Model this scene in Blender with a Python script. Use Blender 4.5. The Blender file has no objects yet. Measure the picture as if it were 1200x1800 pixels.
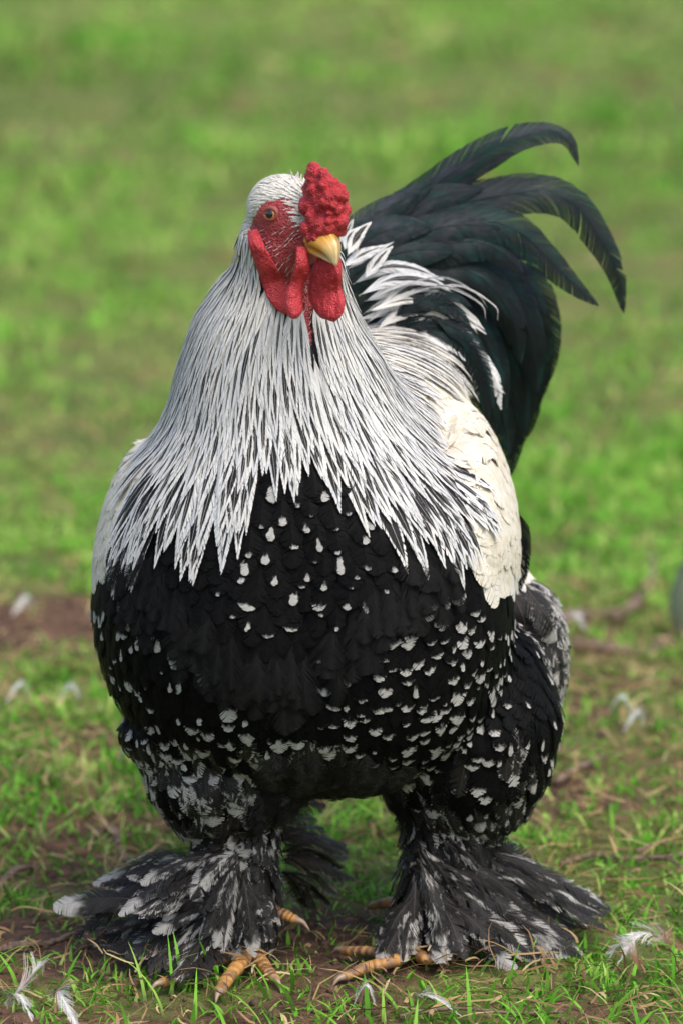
import bpy, bmesh, math
import numpy as np
from mathutils import Vector
from mathutils.bvhtree import BVHTree

rng = np.random.default_rng(7)
scene = bpy.context.scene
COL = scene.collection
R = math.radians

# ------------------------------------------------------------------ camera, sky, sun, exposure
DIST, PITCH, AIM_Z = 4.0, R(11.0), 0.41
PIX = 0.0005                                   # metres per photograph pixel at the bird
cam_pos = np.array([0.0, -DIST, AIM_Z + DIST * math.tan(PITCH)])
AX = DIST / math.cos(PITCH)
cd = bpy.data.cameras.new('camera')
cam = bpy.data.objects.new('camera', cd); COL.objects.link(cam)
cam.location = cam_pos
cam.rotation_euler = (math.pi / 2 - PITCH, 0, 0)
cd.sensor_fit = 'VERTICAL'; cd.sensor_height = 36.0
cd.lens = 36.0 * AX / (1800 * PIX)
cd.clip_start, cd.clip_end = 0.1, 500
cd.dof.use_dof = True
cd.dof.focus_distance = AX - 0.05
cd.dof.aperture_fstop = 4.5
cd.dof.aperture_blades = 9
scene.camera = cam

world = bpy.data.worlds.new('World'); scene.world = world; world.use_nodes = True
wn = world.node_tree.nodes; wl = world.node_tree.links
bg = wn['Background']
sky = wn.new('ShaderNodeTexSky'); sky.sky_type = 'NISHITA'; sky.sun_disc = False
SUN_EL, SUN_AZ = R(58), R(140)                 # azimuth from +Y clockwise: behind the camera, to the right
sky.sun_elevation = SUN_EL; sky.sun_rotation = SUN_AZ
sky.air_density = 1.0; sky.dust_density = 4.0; sky.ozone_density = 0.4
wl.new(sky.outputs[0], bg.inputs[0]); bg.inputs[1].default_value = 0.15

sl = bpy.data.lights.new('sun', 'SUN'); sl.energy = 1.1; sl.angle = R(28); sl.color = (1.0, 0.99, 0.97)
so = bpy.data.objects.new('sun', sl); COL.objects.link(so)
sdir = Vector((math.sin(SUN_AZ) * math.cos(SUN_EL), math.cos(SUN_AZ) * math.cos(SUN_EL), math.sin(SUN_EL)))
so.rotation_euler = sdir.to_track_quat('Z', 'Y').to_euler()
so.location = (0, 0, 6)

vs = scene.view_settings
vs.view_transform = 'Standard'; vs.look = 'None'; vs.gamma = 1.0; vs.use_curve_mapping = False
vs.exposure = 0.92
scene.cycles.use_denoising = True
scene.cycles.max_bounces = 8
scene.cycles.transparent_max_bounces = 8

FW = np.array([0, math.cos(PITCH), -math.sin(PITCH)]); UP = np.array([0, math.sin(PITCH), math.cos(PITCH)]); RT = np.array([1.0, 0, 0])
def ray(px, py):
    return FW + RT * ((px - 600) * PIX / AX) - UP * ((py - 900) * PIX / AX)
def P(px, py, y):
    """the point of the place that the photograph shows at (px, py), at depth y"""
    d = ray(px, py); return cam_pos + d * ((y - cam_pos[1]) / d[1])
def G(px, py, z=0.0):
    d = ray(px, py); return cam_pos + d * ((z - cam_pos[2]) / d[2])
def proj(p):
    q = np.asarray(p) - cam_pos
    w = q @ FW
    return np.stack([600 + (q @ RT) / w * AX / PIX, 900 - (q @ UP) / w * AX / PIX], -1)
def inpoly(pt, poly):
    x, y = pt; c = False; n = len(poly); j = n - 1
    for i in range(n):
        xi, yi = poly[i]; xj, yj = poly[j]
        if (yi > y) != (yj > y) and x < (xj - xi) * (y - yi) / (yj - yi) + xi: c = not c
        j = i
    return c
def inpolys(q, poly):
    q = np.asarray(q, float); x, y = q[:, 0], q[:, 1]; c = np.zeros(len(q), bool); n = len(poly); j = n - 1
    for i in range(n):
        xi, yi = poly[i]; xj, yj = poly[j]
        if yi != yj: c ^= ((yi > y) != (yj > y)) & (x < (xj - xi) * (y - yi) / (yj - yi) + xi)
        j = i
    return c
def nrm(v):
    v = np.asarray(v, float); return v / np.maximum(np.linalg.norm(v, axis=-1, keepdims=True), 1e-9)

# value noise for placing things
_nt = np.random.default_rng(3).random((64, 64))
def vnoise(x, y):
    x = np.asarray(x, float); y = np.asarray(y, float)
    xi = np.floor(x).astype(int); yi = np.floor(y).astype(int); fx = x - xi; fy = y - yi
    fx = fx * fx * (3 - 2 * fx); fy = fy * fy * (3 - 2 * fy)
    a = _nt[xi % 64, yi % 64]; b = _nt[(xi + 1) % 64, yi % 64]; c = _nt[xi % 64, (yi + 1) % 64]; d = _nt[(xi + 1) % 64, (yi + 1) % 64]
    return (a * (1 - fx) + b * fx) * (1 - fy) + (c * (1 - fx) + d * fx) * fy
def fbm(x, y, o=4):
    s = 0; a = 0.5
    for k in range(o): s = s + a * vnoise(x * 2 ** k + 17 * k, y * 2 ** k + 5 * k); a *= 0.5
    return s / (1 - 0.5 ** o)

# ------------------------------------------------------------------ node material helper
class Mat:
    def __init__(s, name):
        s.m = bpy.data.materials.new(name); s.m.use_nodes = True
        s.t = s.m.node_tree; s.b = s.t.nodes['Principled BSDF']; s.out = s.t.nodes['Material Output']
    def n(s, typ, **kw):
        n = s.t.nodes.new(typ)
        for k, v in kw.items(): setattr(n, k, v)
        return n
    def l(s, a, b): s.t.links.new(a, b)
    def put(s, sock, v):
        if isinstance(v, bpy.types.NodeSocket): s.l(v, sock)
        elif isinstance(v, (tuple, list)) and len(v) == 3 and sock.type == 'RGBA': sock.default_value = (*v, 1)
        else: sock.default_value = v
    def math(s, op, a, b=0.0, c=None, clamp=False):
        n = s.n('ShaderNodeMath', operation=op, use_clamp=clamp); s.put(n.inputs[0], a); s.put(n.inputs[1], b)
        if c is not None: s.put(n.inputs[2], c)
        return n.outputs[0]
    def mix(s, f, a, b, mode='MIX'):
        n = s.n('ShaderNodeMix', data_type='RGBA', blend_type=mode); s.put(n.inputs[0], f); s.put(n.inputs[6], a); s.put(n.inputs[7], b); return n.outputs[2]
    def ss(s, x, lo, hi, a=0.0, b=1.0):
        n = s.n('ShaderNodeMapRange', interpolation_type='SMOOTHSTEP'); s.put(n.inputs[0], x); s.put(n.inputs[1], lo); s.put(n.inputs[2], hi); s.put(n.inputs[3], a); s.put(n.inputs[4], b); return n.outputs[0]
    def attr(s, name):
        n = s.n('ShaderNodeAttribute', attribute_name=name); x = s.n('ShaderNodeSeparateXYZ'); s.l(n.outputs['Vector'], x.inputs[0]); return x.outputs
    def noise(s, scale, vec=None, detail=3, rough=0.5):
        n = s.n('ShaderNodeTexNoise'); n.inputs['Scale'].default_value = scale; n.inputs['Detail'].default_value = detail; n.inputs['Roughness'].default_value = rough
        if vec is None:
            g = s.n('ShaderNodeTexCoord'); vec = g.outputs['Object']
        s.l(vec, n.inputs['Vector']); return n.outputs['Fac']
    def set(s, **kw):
        for k, v in kw.items(): s.put(s.b.inputs[k.replace('_', ' ')], v)
        return s
    def bump(s, h, strength=0.5, dist=0.001):
        n = s.n('ShaderNodeBump'); s.put(n.inputs['Strength'], strength); s.put(n.inputs['Distance'], dist); s.l(h, n.inputs['Height']); s.l(n.outputs[0], s.b.inputs['Normal'])
    def comb(s, x, y, z=0.0):
        n = s.n('ShaderNodeCombineXYZ'); s.put(n.inputs[0], x); s.put(n.inputs[1], y); s.put(n.inputs[2], z); return n.outputs[0]

def mesh_obj(name, verts, faces, mat, parent=None, attrs=None, smooth=True, link=True):
    """verts (n,3); faces (m,3|4) int array or list of lists"""
    me = bpy.data.meshes.new(name)
    verts = np.asarray(verts, np.float32)
    if isinstance(faces, np.ndarray):
        k = faces.shape[1]
        me.vertices.add(len(verts)); me.vertices.foreach_set('co', verts.ravel())
        me.loops.add(faces.size); me.loops.foreach_set('vertex_index', faces.ravel().astype(np.int32))
        me.polygons.add(len(faces)); me.polygons.foreach_set('loop_start', np.arange(0, faces.size, k, dtype=np.int32))
        me.update(calc_edges=True)
    else:
        me.from_pydata([tuple(v) for v in verts.tolist()], [], faces)
    if smooth: me.polygons.foreach_set('use_smooth', np.ones(len(me.polygons), bool))
    for an, av in (attrs or {}).items():
        at = me.attributes.new(an, 'FLOAT_VECTOR', 'POINT'); at.data.foreach_set('vector', np.asarray(av, np.float32).ravel())
    me.materials.append(mat)
    o = bpy.data.objects.new(name, me)
    if link: COL.objects.link(o)
    if parent is not None: o.parent = parent
    return o
def empty(name, loc=(0, 0, 0), parent=None):
    o = bpy.data.objects.new(name, None); COL.objects.link(o); o.location = loc; o.empty_display_size = 0.05
    if parent is not None: o.parent = parent
    return o
def tag(o, label=None, cat=None, group=None, kind=None):
    for k, v in (('label', label), ('category', cat), ('group', group), ('kind', kind)):
        if v: o[k] = v
    return o

def tube(pts, rad, seg=10, cap=True, squash=1.0, up=None):
    """tapered tube through pts; returns verts, quad list"""
    pts = np.asarray(pts, float); n = len(pts); rad = np.broadcast_to(np.asarray(rad, float), (n,))
    T = nrm(np.gradient(pts, axis=0)); ref = np.array([0, 0, 1.0]) if up is None else np.asarray(up, float)
    if abs(T[0] @ ref) > 0.95: ref = np.array([1.0, 0, 0])
    V = []
    for i in range(n):
        b = nrm(np.cross(T[i], ref)); u = np.cross(b, T[i])
        a = np.linspace(0, 2 * math.pi, seg, endpoint=False)
        V.append(pts[i] + rad[i] * (np.outer(np.cos(a), b) + squash * np.outer(np.sin(a), u)))
    V = np.concatenate(V)
    F = [[i * seg + j, i * seg + (j + 1) % seg, (i + 1) * seg + (j + 1) % seg, (i + 1) * seg + j] for i in range(n - 1) for j in range(seg)]
    if cap:
        V = np.concatenate([V, pts[:1], pts[-1:]]); a, b = len(V) - 2, len(V) - 1
        F += [[a, (j + 1) % seg, j] for j in range(seg)] + [[b, (n - 1) * seg + j, (n - 1) * seg + (j + 1) % seg] for j in range(seg)]
    return V, F
def spline(pts, n):
    """Catmull-Rom through pts"""
    p = np.asarray(pts, float); p = np.vstack([2 * p[0] - p[1], p, 2 * p[-1] - p[-2]])
    t = np.linspace(0, len(p) - 3 - 1e-6, n); i = t.astype(int); f = (t - i)[:, None]
    a, b, c, d = p[i], p[i + 1], p[i + 2], p[i + 3]
    return 0.5 * (2 * b + (c - a) * f + (2 * a - 5 * b + 4 * c - d) * f ** 2 + (3 * b - a - 3 * c + d) * f ** 3)
def ellipsoid(c, ax, rad, seg=20, rings=12):
    """ax: 3x3 rows are axes"""
    th = np.linspace(0, math.pi, rings + 1)[1:-1]; ph = np.linspace(0, 2 * math.pi, seg, endpoint=False)
    L = [np.array([0, 0, 1.0])] + [np.array([math.sin(t) * math.cos(f), math.sin(t) * math.sin(f), math.cos(t)]) for t in th for f in ph] + [np.array([0, 0, -1.0])]
    V = np.array(L) * np.asarray(rad); V = V @ np.asarray(ax) + np.asarray(c)
    F = [[0, 1 + j, 1 + (j + 1) % seg] for j in range(seg)]
    for i in range(rings - 2):
        F += [[1 + i * seg + j, 1 + (i + 1) * seg + j, 1 + (i + 1) * seg + (j + 1) % seg, 1 + i * seg + (j + 1) % seg] for j in range(seg)]
    e = len(V) - 1; s0 = 1 + (rings - 2) * seg
    F += [[e, s0 + (j + 1) % seg, s0 + j] for j in range(seg)]
    return V, F
def join(parts):
    V, F, o = [], [], 0
    for v, f in parts:
        V.append(v); F += [[i + o for i in q] for q in f]; o += len(v)
    return np.concatenate(V), F
def remesh(V, F, voxel, smooth_it=6, fac=0.5):
    """one continuous skin over overlapping closed shapes -> (verts, faces array)"""
    me = bpy.data.meshes.new('tmp'); me.from_pydata([tuple(v) for v in V.tolist()], [], F)
    bm = bmesh.new(); bm.from_mesh(me); bmesh.ops.recalc_face_normals(bm, faces=bm.faces); bm.to_mesh(me); bm.free()
    o = bpy.data.objects.new('tmp', me); COL.objects.link(o)
    m = o.modifiers.new('r', 'REMESH'); m.mode = 'VOXEL'; m.voxel_size = voxel
    s = o.modifiers.new('s', 'SMOOTH'); s.iterations = smooth_it; s.factor = fac
    dg = bpy.context.evaluated_depsgraph_get(); ev = o.evaluated_get(dg); m2 = ev.to_mesh()
    v = np.empty(len(m2.vertices) * 3, np.float32); m2.vertices.foreach_get('co', v)
    f = np.empty(len(m2.loops), np.int32); m2.loops.foreach_get('vertex_index', f)
    ev.to_mesh_clear(); bpy.data.objects.remove(o); bpy.data.meshes.remove(me)
    return v.reshape(-1, 3).astype(float), f.reshape(-1, 4)
# ------------------------------------------------------------------ ground
def soil_mask(x, y):
    """1 where bare red-brown earth shows, 0 where the turf is thick"""
    x = np.asarray(x, float); y = np.asarray(y, float)
    def blob(cx, cy, rx, ry): return np.exp(-(((x - cx) / rx) ** 2 + ((y - cy) / ry) ** 2))
    m = np.zeros_like(x)
    for (px, py, rx, ry, a) in ((40, 1090, .22, .17, 1.25), (130, 1655, .13, .10, 1.6), (15, 1640, .14, .12, 1.5), (180, 1500, .12, .14, .8), (560, 1650, .16, .16, .9), (300, 1770, .3, .1, .4), (980, 1450, .2, .2, .45), (150, 1420, .2, .2, .55), (1100, 1200, .2, .3, .45),
                                (1010, 1090, .10, .08, .6), (120, 1290, .12, .12, .45), (700, 1640, .2, .1, .55), (1050, 1370, .15, .15, .55), (500, 1780, .5, .06, .3), (930, 1760, .3, .07, .4), (1180, 1770, .15, .1, .5), (60, 1470, .12, .15, .4),(20,780,.2,.2,.4)):
        g = G(px, py); m = np.maximum(m, a * blob(g[0], g[1], rx, ry))
    n = fbm(x * 5 + 3, y * 5 + 9)
    near = np.clip((2.6 - y) / 2.2, 0, 1)
    m = m * (0.55 + 0.9 * n) + near * np.clip(n - 0.5, 0, 1) * 1.8 + np.clip(fbm(x * .9, y * .9 + 4) - 0.56, 0, 1) * 1.4
    return np.clip(m, 0, 1)

xs = np.concatenate([np.linspace(-120, -9, 14), np.linspace(-8, -1.3, 24), np.linspace(-1.2, 1.2, 100), np.linspace(1.3, 8, 24), np.linspace(9, 120, 14)])
ys = np.concatenate([np.linspace(-9, -1.6, 12), np.linspace(-1.5, 2.6, 170), np.linspace(2.7, 14, 70), np.linspace(15, 240, 24)])
gx, gy = np.meshgrid(xs, ys)
def ground_h(x, y):
    fade = np.clip(1 - (np.abs(np.asarray(y)) - 20) / 30, 0, 1)
    return ((fbm(np.asarray(x) * 3 + 40, np.asarray(y) * 3 + 8) - 0.5) * 0.03 + (fbm(np.asarray(x) * 22, np.asarray(y) * 22) - 0.5) * 0.012 - 0.008) * fade
gz = ground_h(gx, gy)
gv = np.stack([gx, gy, gz], -1).reshape(-1, 3); ny, nx = gx.shape
ii = np.arange(nx * ny).reshape(ny, nx)
gf = np.stack([ii[:-1, :-1], ii[:-1, 1:], ii[1:, 1:], ii[1:, :-1]], -1).reshape(-1, 4)
sm = soil_mask(gx, gy).reshape(-1)
m = Mat('soil_and_turf')
a = m.attr('soil')
n1 = m.noise(60, detail=6, rough=.65); n2 = m.noise(9, detail=4); n3 = m.noise(400, detail=3)
soil = m.mix(m.ss(n1, .35, .7), (.05, .027, .017), (.17, .095, .06)); soil = m.mix(m.ss(n3, .55, .75, 0, .6), soil, (.19, .12, .08))
turf = m.mix(m.ss(n2, .3, .7), (.06, .10, .016), (.17, .19, .05)); turf = m.mix(m.ss(n3, .5, .7, 0, .7), turf, (.22, .17, .08))
m.set(Base_Color=m.mix(m.ss(m.math('ADD', a[0], m.math('MULTIPLY', m.math('SUBTRACT', n1, .5), .7)), .25, .6), turf, soil), Roughness=.95, Specular_IOR_Level=.2)
m.bump(m.math('ADD', n1, m.math('MULTIPLY', n3, .4)), .9, .012)
tag(mesh_obj('ground', gv, gf, m.m, attrs={'soil': np.stack([sm, sm, sm], -1)}), kind='structure')

# grass blades
def blade_material(name, stops, rough=.55, transl=.45):
    m = Mat(name); a = m.attr('gpar')
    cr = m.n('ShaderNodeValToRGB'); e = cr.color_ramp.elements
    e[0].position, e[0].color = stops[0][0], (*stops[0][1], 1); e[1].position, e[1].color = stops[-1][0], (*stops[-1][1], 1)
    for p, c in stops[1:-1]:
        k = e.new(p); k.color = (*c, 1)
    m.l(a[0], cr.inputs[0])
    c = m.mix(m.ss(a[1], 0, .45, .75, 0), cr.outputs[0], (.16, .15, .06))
    m.set(Base_Color=c, Roughness=rough, Specular_IOR_Level=.18)
    tr = m.n('ShaderNodeBsdfTranslucent'); m.l(c, tr.inputs[0]); mx = m.n('ShaderNodeMixShader'); mx.inputs[0].default_value = transl
    m.l(m.b.outputs[0], mx.inputs[1]); m.l(tr.outputs[0], mx.inputs[2]); m.l(mx.outputs[0], m.out.inputs[0])
    return m.m
def blades(x, y, h, w, lean, seg, col, z=None):
    """many grass blades as arched strips; all args arrays; returns verts, quads, attr"""
    n = len(x); az = rng.uniform(0, 2 * math.pi, n); z0 = ground_h(x, y) if z is None else z
    t = np.linspace(0, 1, seg + 1)
    d = np.stack([np.cos(az), np.sin(az)], -1)
    tw = az + math.pi / 2 + rng.normal(0, .5, n)
    bx = np.stack([np.cos(tw), np.sin(tw)], -1)
    out = lean[:, None] * h[:, None] * t[None] ** 1.7
    zz = h[:, None] * (t[None] * np.sqrt(np.clip(1 - .55 * (lean[:, None] * t[None]) ** 2, .06, 1)))
    cx = x[:, None] + d[:, :1] * out; cy = y[:, None] + d[:, 1:] * out
    ww = w[:, None] * np.clip(1.05 - t[None] ** 2.2, .04, 1) * .5
    L = np.stack([cx - bx[:, :1] * ww, cy - bx[:, 1:] * ww, z0[:, None] + zz - .004], -1)
    Rr = np.stack([cx + bx[:, :1] * ww, cy + bx[:, 1:] * ww, z0[:, None] + zz - .004], -1)
    V = np.stack([L, Rr], 2).reshape(-1, 3)
    base = (np.arange(n) * 2 * (seg + 1))[:, None] + np.arange(seg)[None] * 2
    F = np.stack([base, base + 1, base + 3, base + 2], -1).reshape(-1, 4)
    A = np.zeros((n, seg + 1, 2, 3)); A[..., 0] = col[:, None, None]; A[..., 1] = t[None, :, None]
    return V, F, A.reshape(-1, 3)
def scatter(n, x0, x1, y0, y1): return rng.uniform(x0, x1, n), rng.uniform(y0, y1, n)
def cat_mesh(parts):
    V, F, A, o = [], [], [], 0
    for v, f, a in parts: V.append(v); F.append(f + o); A.append(a); o += len(v)
    return np.concatenate(V), np.concatenate(F), np.concatenate(A)
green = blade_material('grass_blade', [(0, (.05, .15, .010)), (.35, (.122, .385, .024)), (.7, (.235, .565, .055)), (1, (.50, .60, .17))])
straw_m = blade_material('dry_straw', [(0, (.08, .045, .026)), (.35, (.20, .12, .06)), (.7, (.36, .25, .12)), (1, (.52, .42, .22))], .7, .2)
parts = []
# near turf: tufts
def tufted(nt, per, x0, x1, y0, y1, spread, hmin, hmax, w, seg, thin, lean=(.3, 1.6), var=.16):
    tx, ty = scatter(nt, x0, x1, y0, y1)
    s = soil_mask(tx, ty); keep = rng.random(nt) > s * thin; tx, ty = tx[keep], ty[keep]
    k = rng.integers(max(1, per // 2), per + per // 2 + 1, len(tx)); tx = np.repeat(tx, k); ty = np.repeat(ty, k)
    th = np.repeat(rng.uniform(.6, 1.3, len(k)), k); tc = np.repeat(rng.normal(0, var, len(k)), k); n = len(tx)
    x = tx + rng.normal(0, spread, n); y = ty + rng.normal(0, spread, n)
    vig = np.clip(fbm(x * 1.3 + 11, y * .8 + 2) * 1.7 - .3, .3, 1.3)
    h = rng.uniform(hmin, hmax, n) * th * vig
    col = np.clip(.45 + tc + rng.normal(0, .14, n) + (rng.random(n) < .15) * .5 + (fbm(x * .9 + 31, y * .5) - .5) * 1.0, 0, 1)
    return blades(x, y, h, w * rng.uniform(.6, 1.35, n), rng.uniform(*lean, n), seg, col)
parts.append(tufted(8200, 7, -1.3, 1.3, -.75, .45, .014, .012, .038, .0032, 3, .85, var=.24))
parts.append(tufted(8200, 8, -1.3, 1.3, .4, 2.6, .013, .018, .056, .0042, 3, .95, var=.24))
parts.append(tufted(3600, 9, -2.6, 2.6, 2.5, 6.0, .04, .035, .085, .0055, 3, .8, var=.26))
parts.append(tufted(4600, 11, -4.5, 4.5, 5.8, 13.5, .075, .05, .12, .011, 2, .6, var=.32))
parts.append(tufted(4000, 6, -14, 14, 13, 34, .09, .06, .15, .02, 2, .5, var=.3))
parts.append(tufted(1500, 6, -3.2, -1.25, -.75, 2.6, .02, .025, .06, .005, 3, .9))
parts.append(tufted(1500, 6, 1.25, 3.2, -.75, 2.6, .02, .025, .06, .005, 3, .9))
parts.append(tufted(900, 5, -2.2, 2.2, -2.6, -.7, .02, .025, .06, .005, 3, .9))
# longer blades standing round the feet
n = 260; x = rng.uniform(-.36, .36, n); y = rng.uniform(-.26, -.03, n) - .06 * (np.abs(x - .02) < .1); k = rng.random(n) > soil_mask(x, y) * .6; x, y = x[k], y[k]; n = len(x)
parts.append(blades(x, y, rng.uniform(.02, .062, n), rng.uniform(.0028, .005, n), rng.uniform(.3, 1.2, n), 5, np.clip(rng.normal(.55, .18, n), 0, 1)))
V, F, A = cat_mesh(parts)
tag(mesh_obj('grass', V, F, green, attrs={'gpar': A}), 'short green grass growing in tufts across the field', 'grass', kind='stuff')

# dry straw lying flat
def straw(n, x0, x1, y0, y1, lmin, lmax, w, bias):
    x, y = scatter(n, x0, x1, y0, y1); s = soil_mask(x, y)
    k = rng.random(n) < bias + .5 * np.exp(-((s - .35) / .3) ** 2); x, y = x[k], y[k]; n = len(x)
    L = rng.uniform(lmin, lmax, n); az = rng.uniform(0, 2 * math.pi, n); cu = rng.normal(0, .5, n); seg = 5
    t = np.linspace(0, 1, seg + 1); ang = az[:, None] + cu[:, None] * (t[None] - .5) * 2 + rng.normal(0, .12, (n, seg + 1))
    st = L[:, None] / seg
    cx = x[:, None] + np.cumsum(np.cos(ang) * st, 1); cy = y[:, None] + np.cumsum(np.sin(ang) * st, 1)
    zz = ground_h(cx, cy) + .002 + (rng.uniform(0, 1, n) ** 1.6 * .024)[:, None] + rng.uniform(0, .003, n)[:, None] * np.sin(t * math.pi)[None] + np.abs(rng.normal(0, .010, n))[:, None] * t[None]
    tw = ang + math.pi / 2; ww = (w * rng.uniform(.4, 1.4, n))[:, None] * np.clip(1.1 - t ** 3, .2, 1)[None] * .5; roll = rng.uniform(-1.2, 1.2, n)[:, None]
    off = np.stack([np.cos(tw) * ww * np.cos(roll), np.sin(tw) * ww * np.cos(roll), ww * np.sin(roll)], -1); c = np.stack([cx, cy, zz], -1)
    V = np.stack([c - off, c + off], 2).reshape(-1, 3)
    base = (np.arange(n) * 2 * (seg + 1))[:, None] + np.arange(seg)[None] * 2
    F = np.stack([base, base + 1, base + 3, base + 2], -1).reshape(-1, 4)
    A = np.zeros((n, seg + 1, 2, 3)); A[..., 0] = np.clip(rng.normal(.5, .25, n), 0, 1)[:, None, None]; A[..., 1] = .6
    return V, F, A.reshape(-1, 3)
V, F, A = cat_mesh([straw(2600, -3, 3, 3.8, 10, .06, .15, .010, .12), straw(24000, -1.2, 1.2, -.7, 1.6, .012, .05, .0016, .45), straw(5000, -1.2, 1.2, -.6, 1.5, .005, .018, .003, .4), straw(3600, -1.6, 1.6, .9, 4, .03, .08, .004, .2), straw(300, -1.2, 1.2, -.7, 1.8, .04, .09, .0028, .2)])
tag(mesh_obj('dry_grass', V, F, straw_m, attrs={'gpar': A}), 'dead straw and dry grass stems lying over the soil', 'dry grass', kind='stuff')

# crumbs of earth
nC = 1500
x, y = scatter(nC * 4, -1.0, 1.0, -.6, 1.5); s = soil_mask(x, y); k = np.where(rng.random(len(x)) < s)[0][:nC]
x, y = x[k], y[k]; oct_v = np.array([[1, 0, 0], [0, 1, 0], [-1, 0, 0], [0, -1, 0], [0, 0, 1], [0, 0, -1]], float); oct_f = np.array([[0, 1, 4], [1, 2, 4], [2, 3, 4], [3, 0, 4], [1, 0, 5], [2, 1, 5], [3, 2, 5], [0, 3, 5]])
rr = rng.uniform(.002, .007, len(x)); V = oct_v[None] * rr[:, None, None] * rng.uniform(.5, 1.2, (len(x), 6, 1)) + np.stack([x, y, ground_h(x, y) + .001], -1)[:, None]
F = (oct_f[None] + (np.arange(len(x)) * 6)[:, None, None]).reshape(-1, 3)
m = Mat('earth_crumb'); m.set(Base_Color=m.mix(m.noise(40), (.04, .022, .014), (.15, .085, .055)), Roughness=.95)
tag(mesh_obj('soil_crumbs', V.reshape(-1, 3), F, m.m, smooth=False), 'small brown crumbs of earth on the bare patches', 'soil', kind='stuff')
# ------------------------------------------------------------------ the rooster: one continuous body under its plumage
rooster = empty('rooster', (0.0, 0.02, 0.0))
tag(rooster, 'big black and white feather-footed rooster standing on the grass, red comb and wattles', 'rooster')
def kid(name, V, F, mat, parent=None, attrs=None, smooth=True):
    """a part of the rooster; vertices are given in world coordinates, its parent is an Empty or part at its own place"""
    par = parent if parent is not None else rooster
    V = np.asarray(V, float)
    o = mesh_obj(name, V, F, mat, None, attrs, smooth)
    o.parent = par
    loc = np.zeros(3); q = par
    while q is not None: loc += np.array(q.location); q = q.parent
    o.location = -loc                                # keeps the world coordinates
    return o

# photograph rows of neck and trunk: row, left edge, right edge, depth of the centre, half depth (below the plumage)
TS = np.array([
    (440, 440, 590, -.030, .040), (500, 388, 604, -.012, .052), (560, 350, 624, -.004, .066), (640, 324, 668, .008, .084), (720, 306, 712, .022, .106),
    (770, 282, 752, .030, .126), (820, 240, 800, .036, .142), (880, 204, 862, .042, .158), (960, 176, 894, .050, .174), (1040, 170, 894, .054, .182),
    (1120, 180, 888, .056, .182), (1200, 204, 872, .060, .174), (1260, 246, 840, .064, .156), (1308, 320, 784, .068, .126), (1342, 420, 704, .072, .084)], float)
zs = np.array([P(600, r, yc)[2] for r, l, rr, yc, hd in TS]); xc = np.array([(P(l, r, yc)[0] + P(rr, r, yc)[0]) / 2 for r, l, rr, yc, hd in TS])
hw = np.array([(P(rr, r, yc)[0] - P(l, r, yc)[0]) / 2 for r, l, rr, yc, hd in TS]); yc_, hd_ = TS[:, 3], TS[:, 4]
zo = np.argsort(zs); ZS = zs[zo]
def torso(z):
    return [np.interp(z, ZS, a[zo]) for a in (xc, hw, yc_, hd_)]
ang = np.linspace(0, 2 * math.pi, 56, endpoint=False)
tz = np.linspace(zs.max(), zs.min(), 60); rings = []
for z in tz:
    c, w, y0, d = torso(z)
    e = 2 / 2.25                                   # slightly square section
    ca, sa = np.cos(ang), np.sin(ang)
    X = c + w * np.sign(ca) * np.abs(ca) ** e; Y = y0 + d * np.sign(sa) * np.abs(sa) ** e
    f = (Y < y0)                                   # breast: bulging low, shallow groove between the two lobes
    g = np.exp(-((X - c) / .03) ** 2) * np.clip((.45 - z) / .1, 0, 1) * np.clip((z - .2) / .1, 0, 1)
    Y = Y + np.where(f, .012 * g, 0)
    rings.append(np.stack([X, Y, np.full_like(X, z)], -1))
TV = np.concatenate(rings); nr_ = len(ang)
TF = [[i * nr_ + j, i * nr_ + (j + 1) % nr_, (i + 1) * nr_ + (j + 1) % nr_, (i + 1) * nr_ + j] for i in range(len(tz) - 1) for j in range(nr_)]
TF += [list(range(nr_))[::-1], list(range((len(tz) - 1) * nr_, len(tz) * nr_))]
shapes = [(TV, TF)]
I3 = np.eye(3)
# head: forward, its right side (towards the camera and image left), up
hyaw = R(42)
h_f = nrm([math.sin(hyaw), -math.cos(hyaw), -.22]); h_s = nrm([-math.cos(hyaw), -math.sin(hyaw), 0]); h_u = np.cross(h_s, h_f); h_u = h_u if h_u[2] > 0 else -h_u
HC = P(508, 382, -.055); HA = np.array([h_f, h_s, h_u])
def H(a, b, c): return HC + a * h_f + b * h_s + c * h_u
shapes.append(ellipsoid(HC, HA, (.041, .0275, .033)))
shapes.append(ellipsoid(H(-.008, 0, .004), HA, (.034, .029, .030)))
shapes.append(ellipsoid(H(.018, 0, -.014), HA, (.024, .021, .020)))
shapes.append(tube([H(-.012, 0, -.01), P(492, 470, -.03), P(490, 540, -.012)], [.031, .036, .055], 24))
shapes.append(ellipsoid(H(.004, .006, -.026), HA, (.024, .022, .03)))
# back, saddle and tail root, leaning to the rear and the right
shapes.append(tube([P(560, 850, .08), P(640, 770, .16), P(700, 690, .22), P(730, 630, .27)], [.13, .10, .068, .04], 28))
shapes.append(tube([P(600, 1000, .12), P(710, 950, .24), P(760, 820, .30)], [.165, .12, .07], 28))
# fluff at the rear of the right thigh, then the folded wings
def bx3(cx, cy, y, rx, ry, rz, rot=0):
    c, s = math.cos(rot), math.sin(rot); return ellipsoid(P(cx, cy, y), np.array([[c, 0, s], [0, 1, 0], [-s, 0, c]]), (rx, ry, rz), 24, 16)
shapes.append(bx3(888, 1175, .17, .052, .085, .085, -.15))
shapes.append(bx3(828, 890, .11, .036, .16, .092, .2))
shapes.append(bx3(230, 925, .10, .024, .14, .075, -.25))
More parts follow.
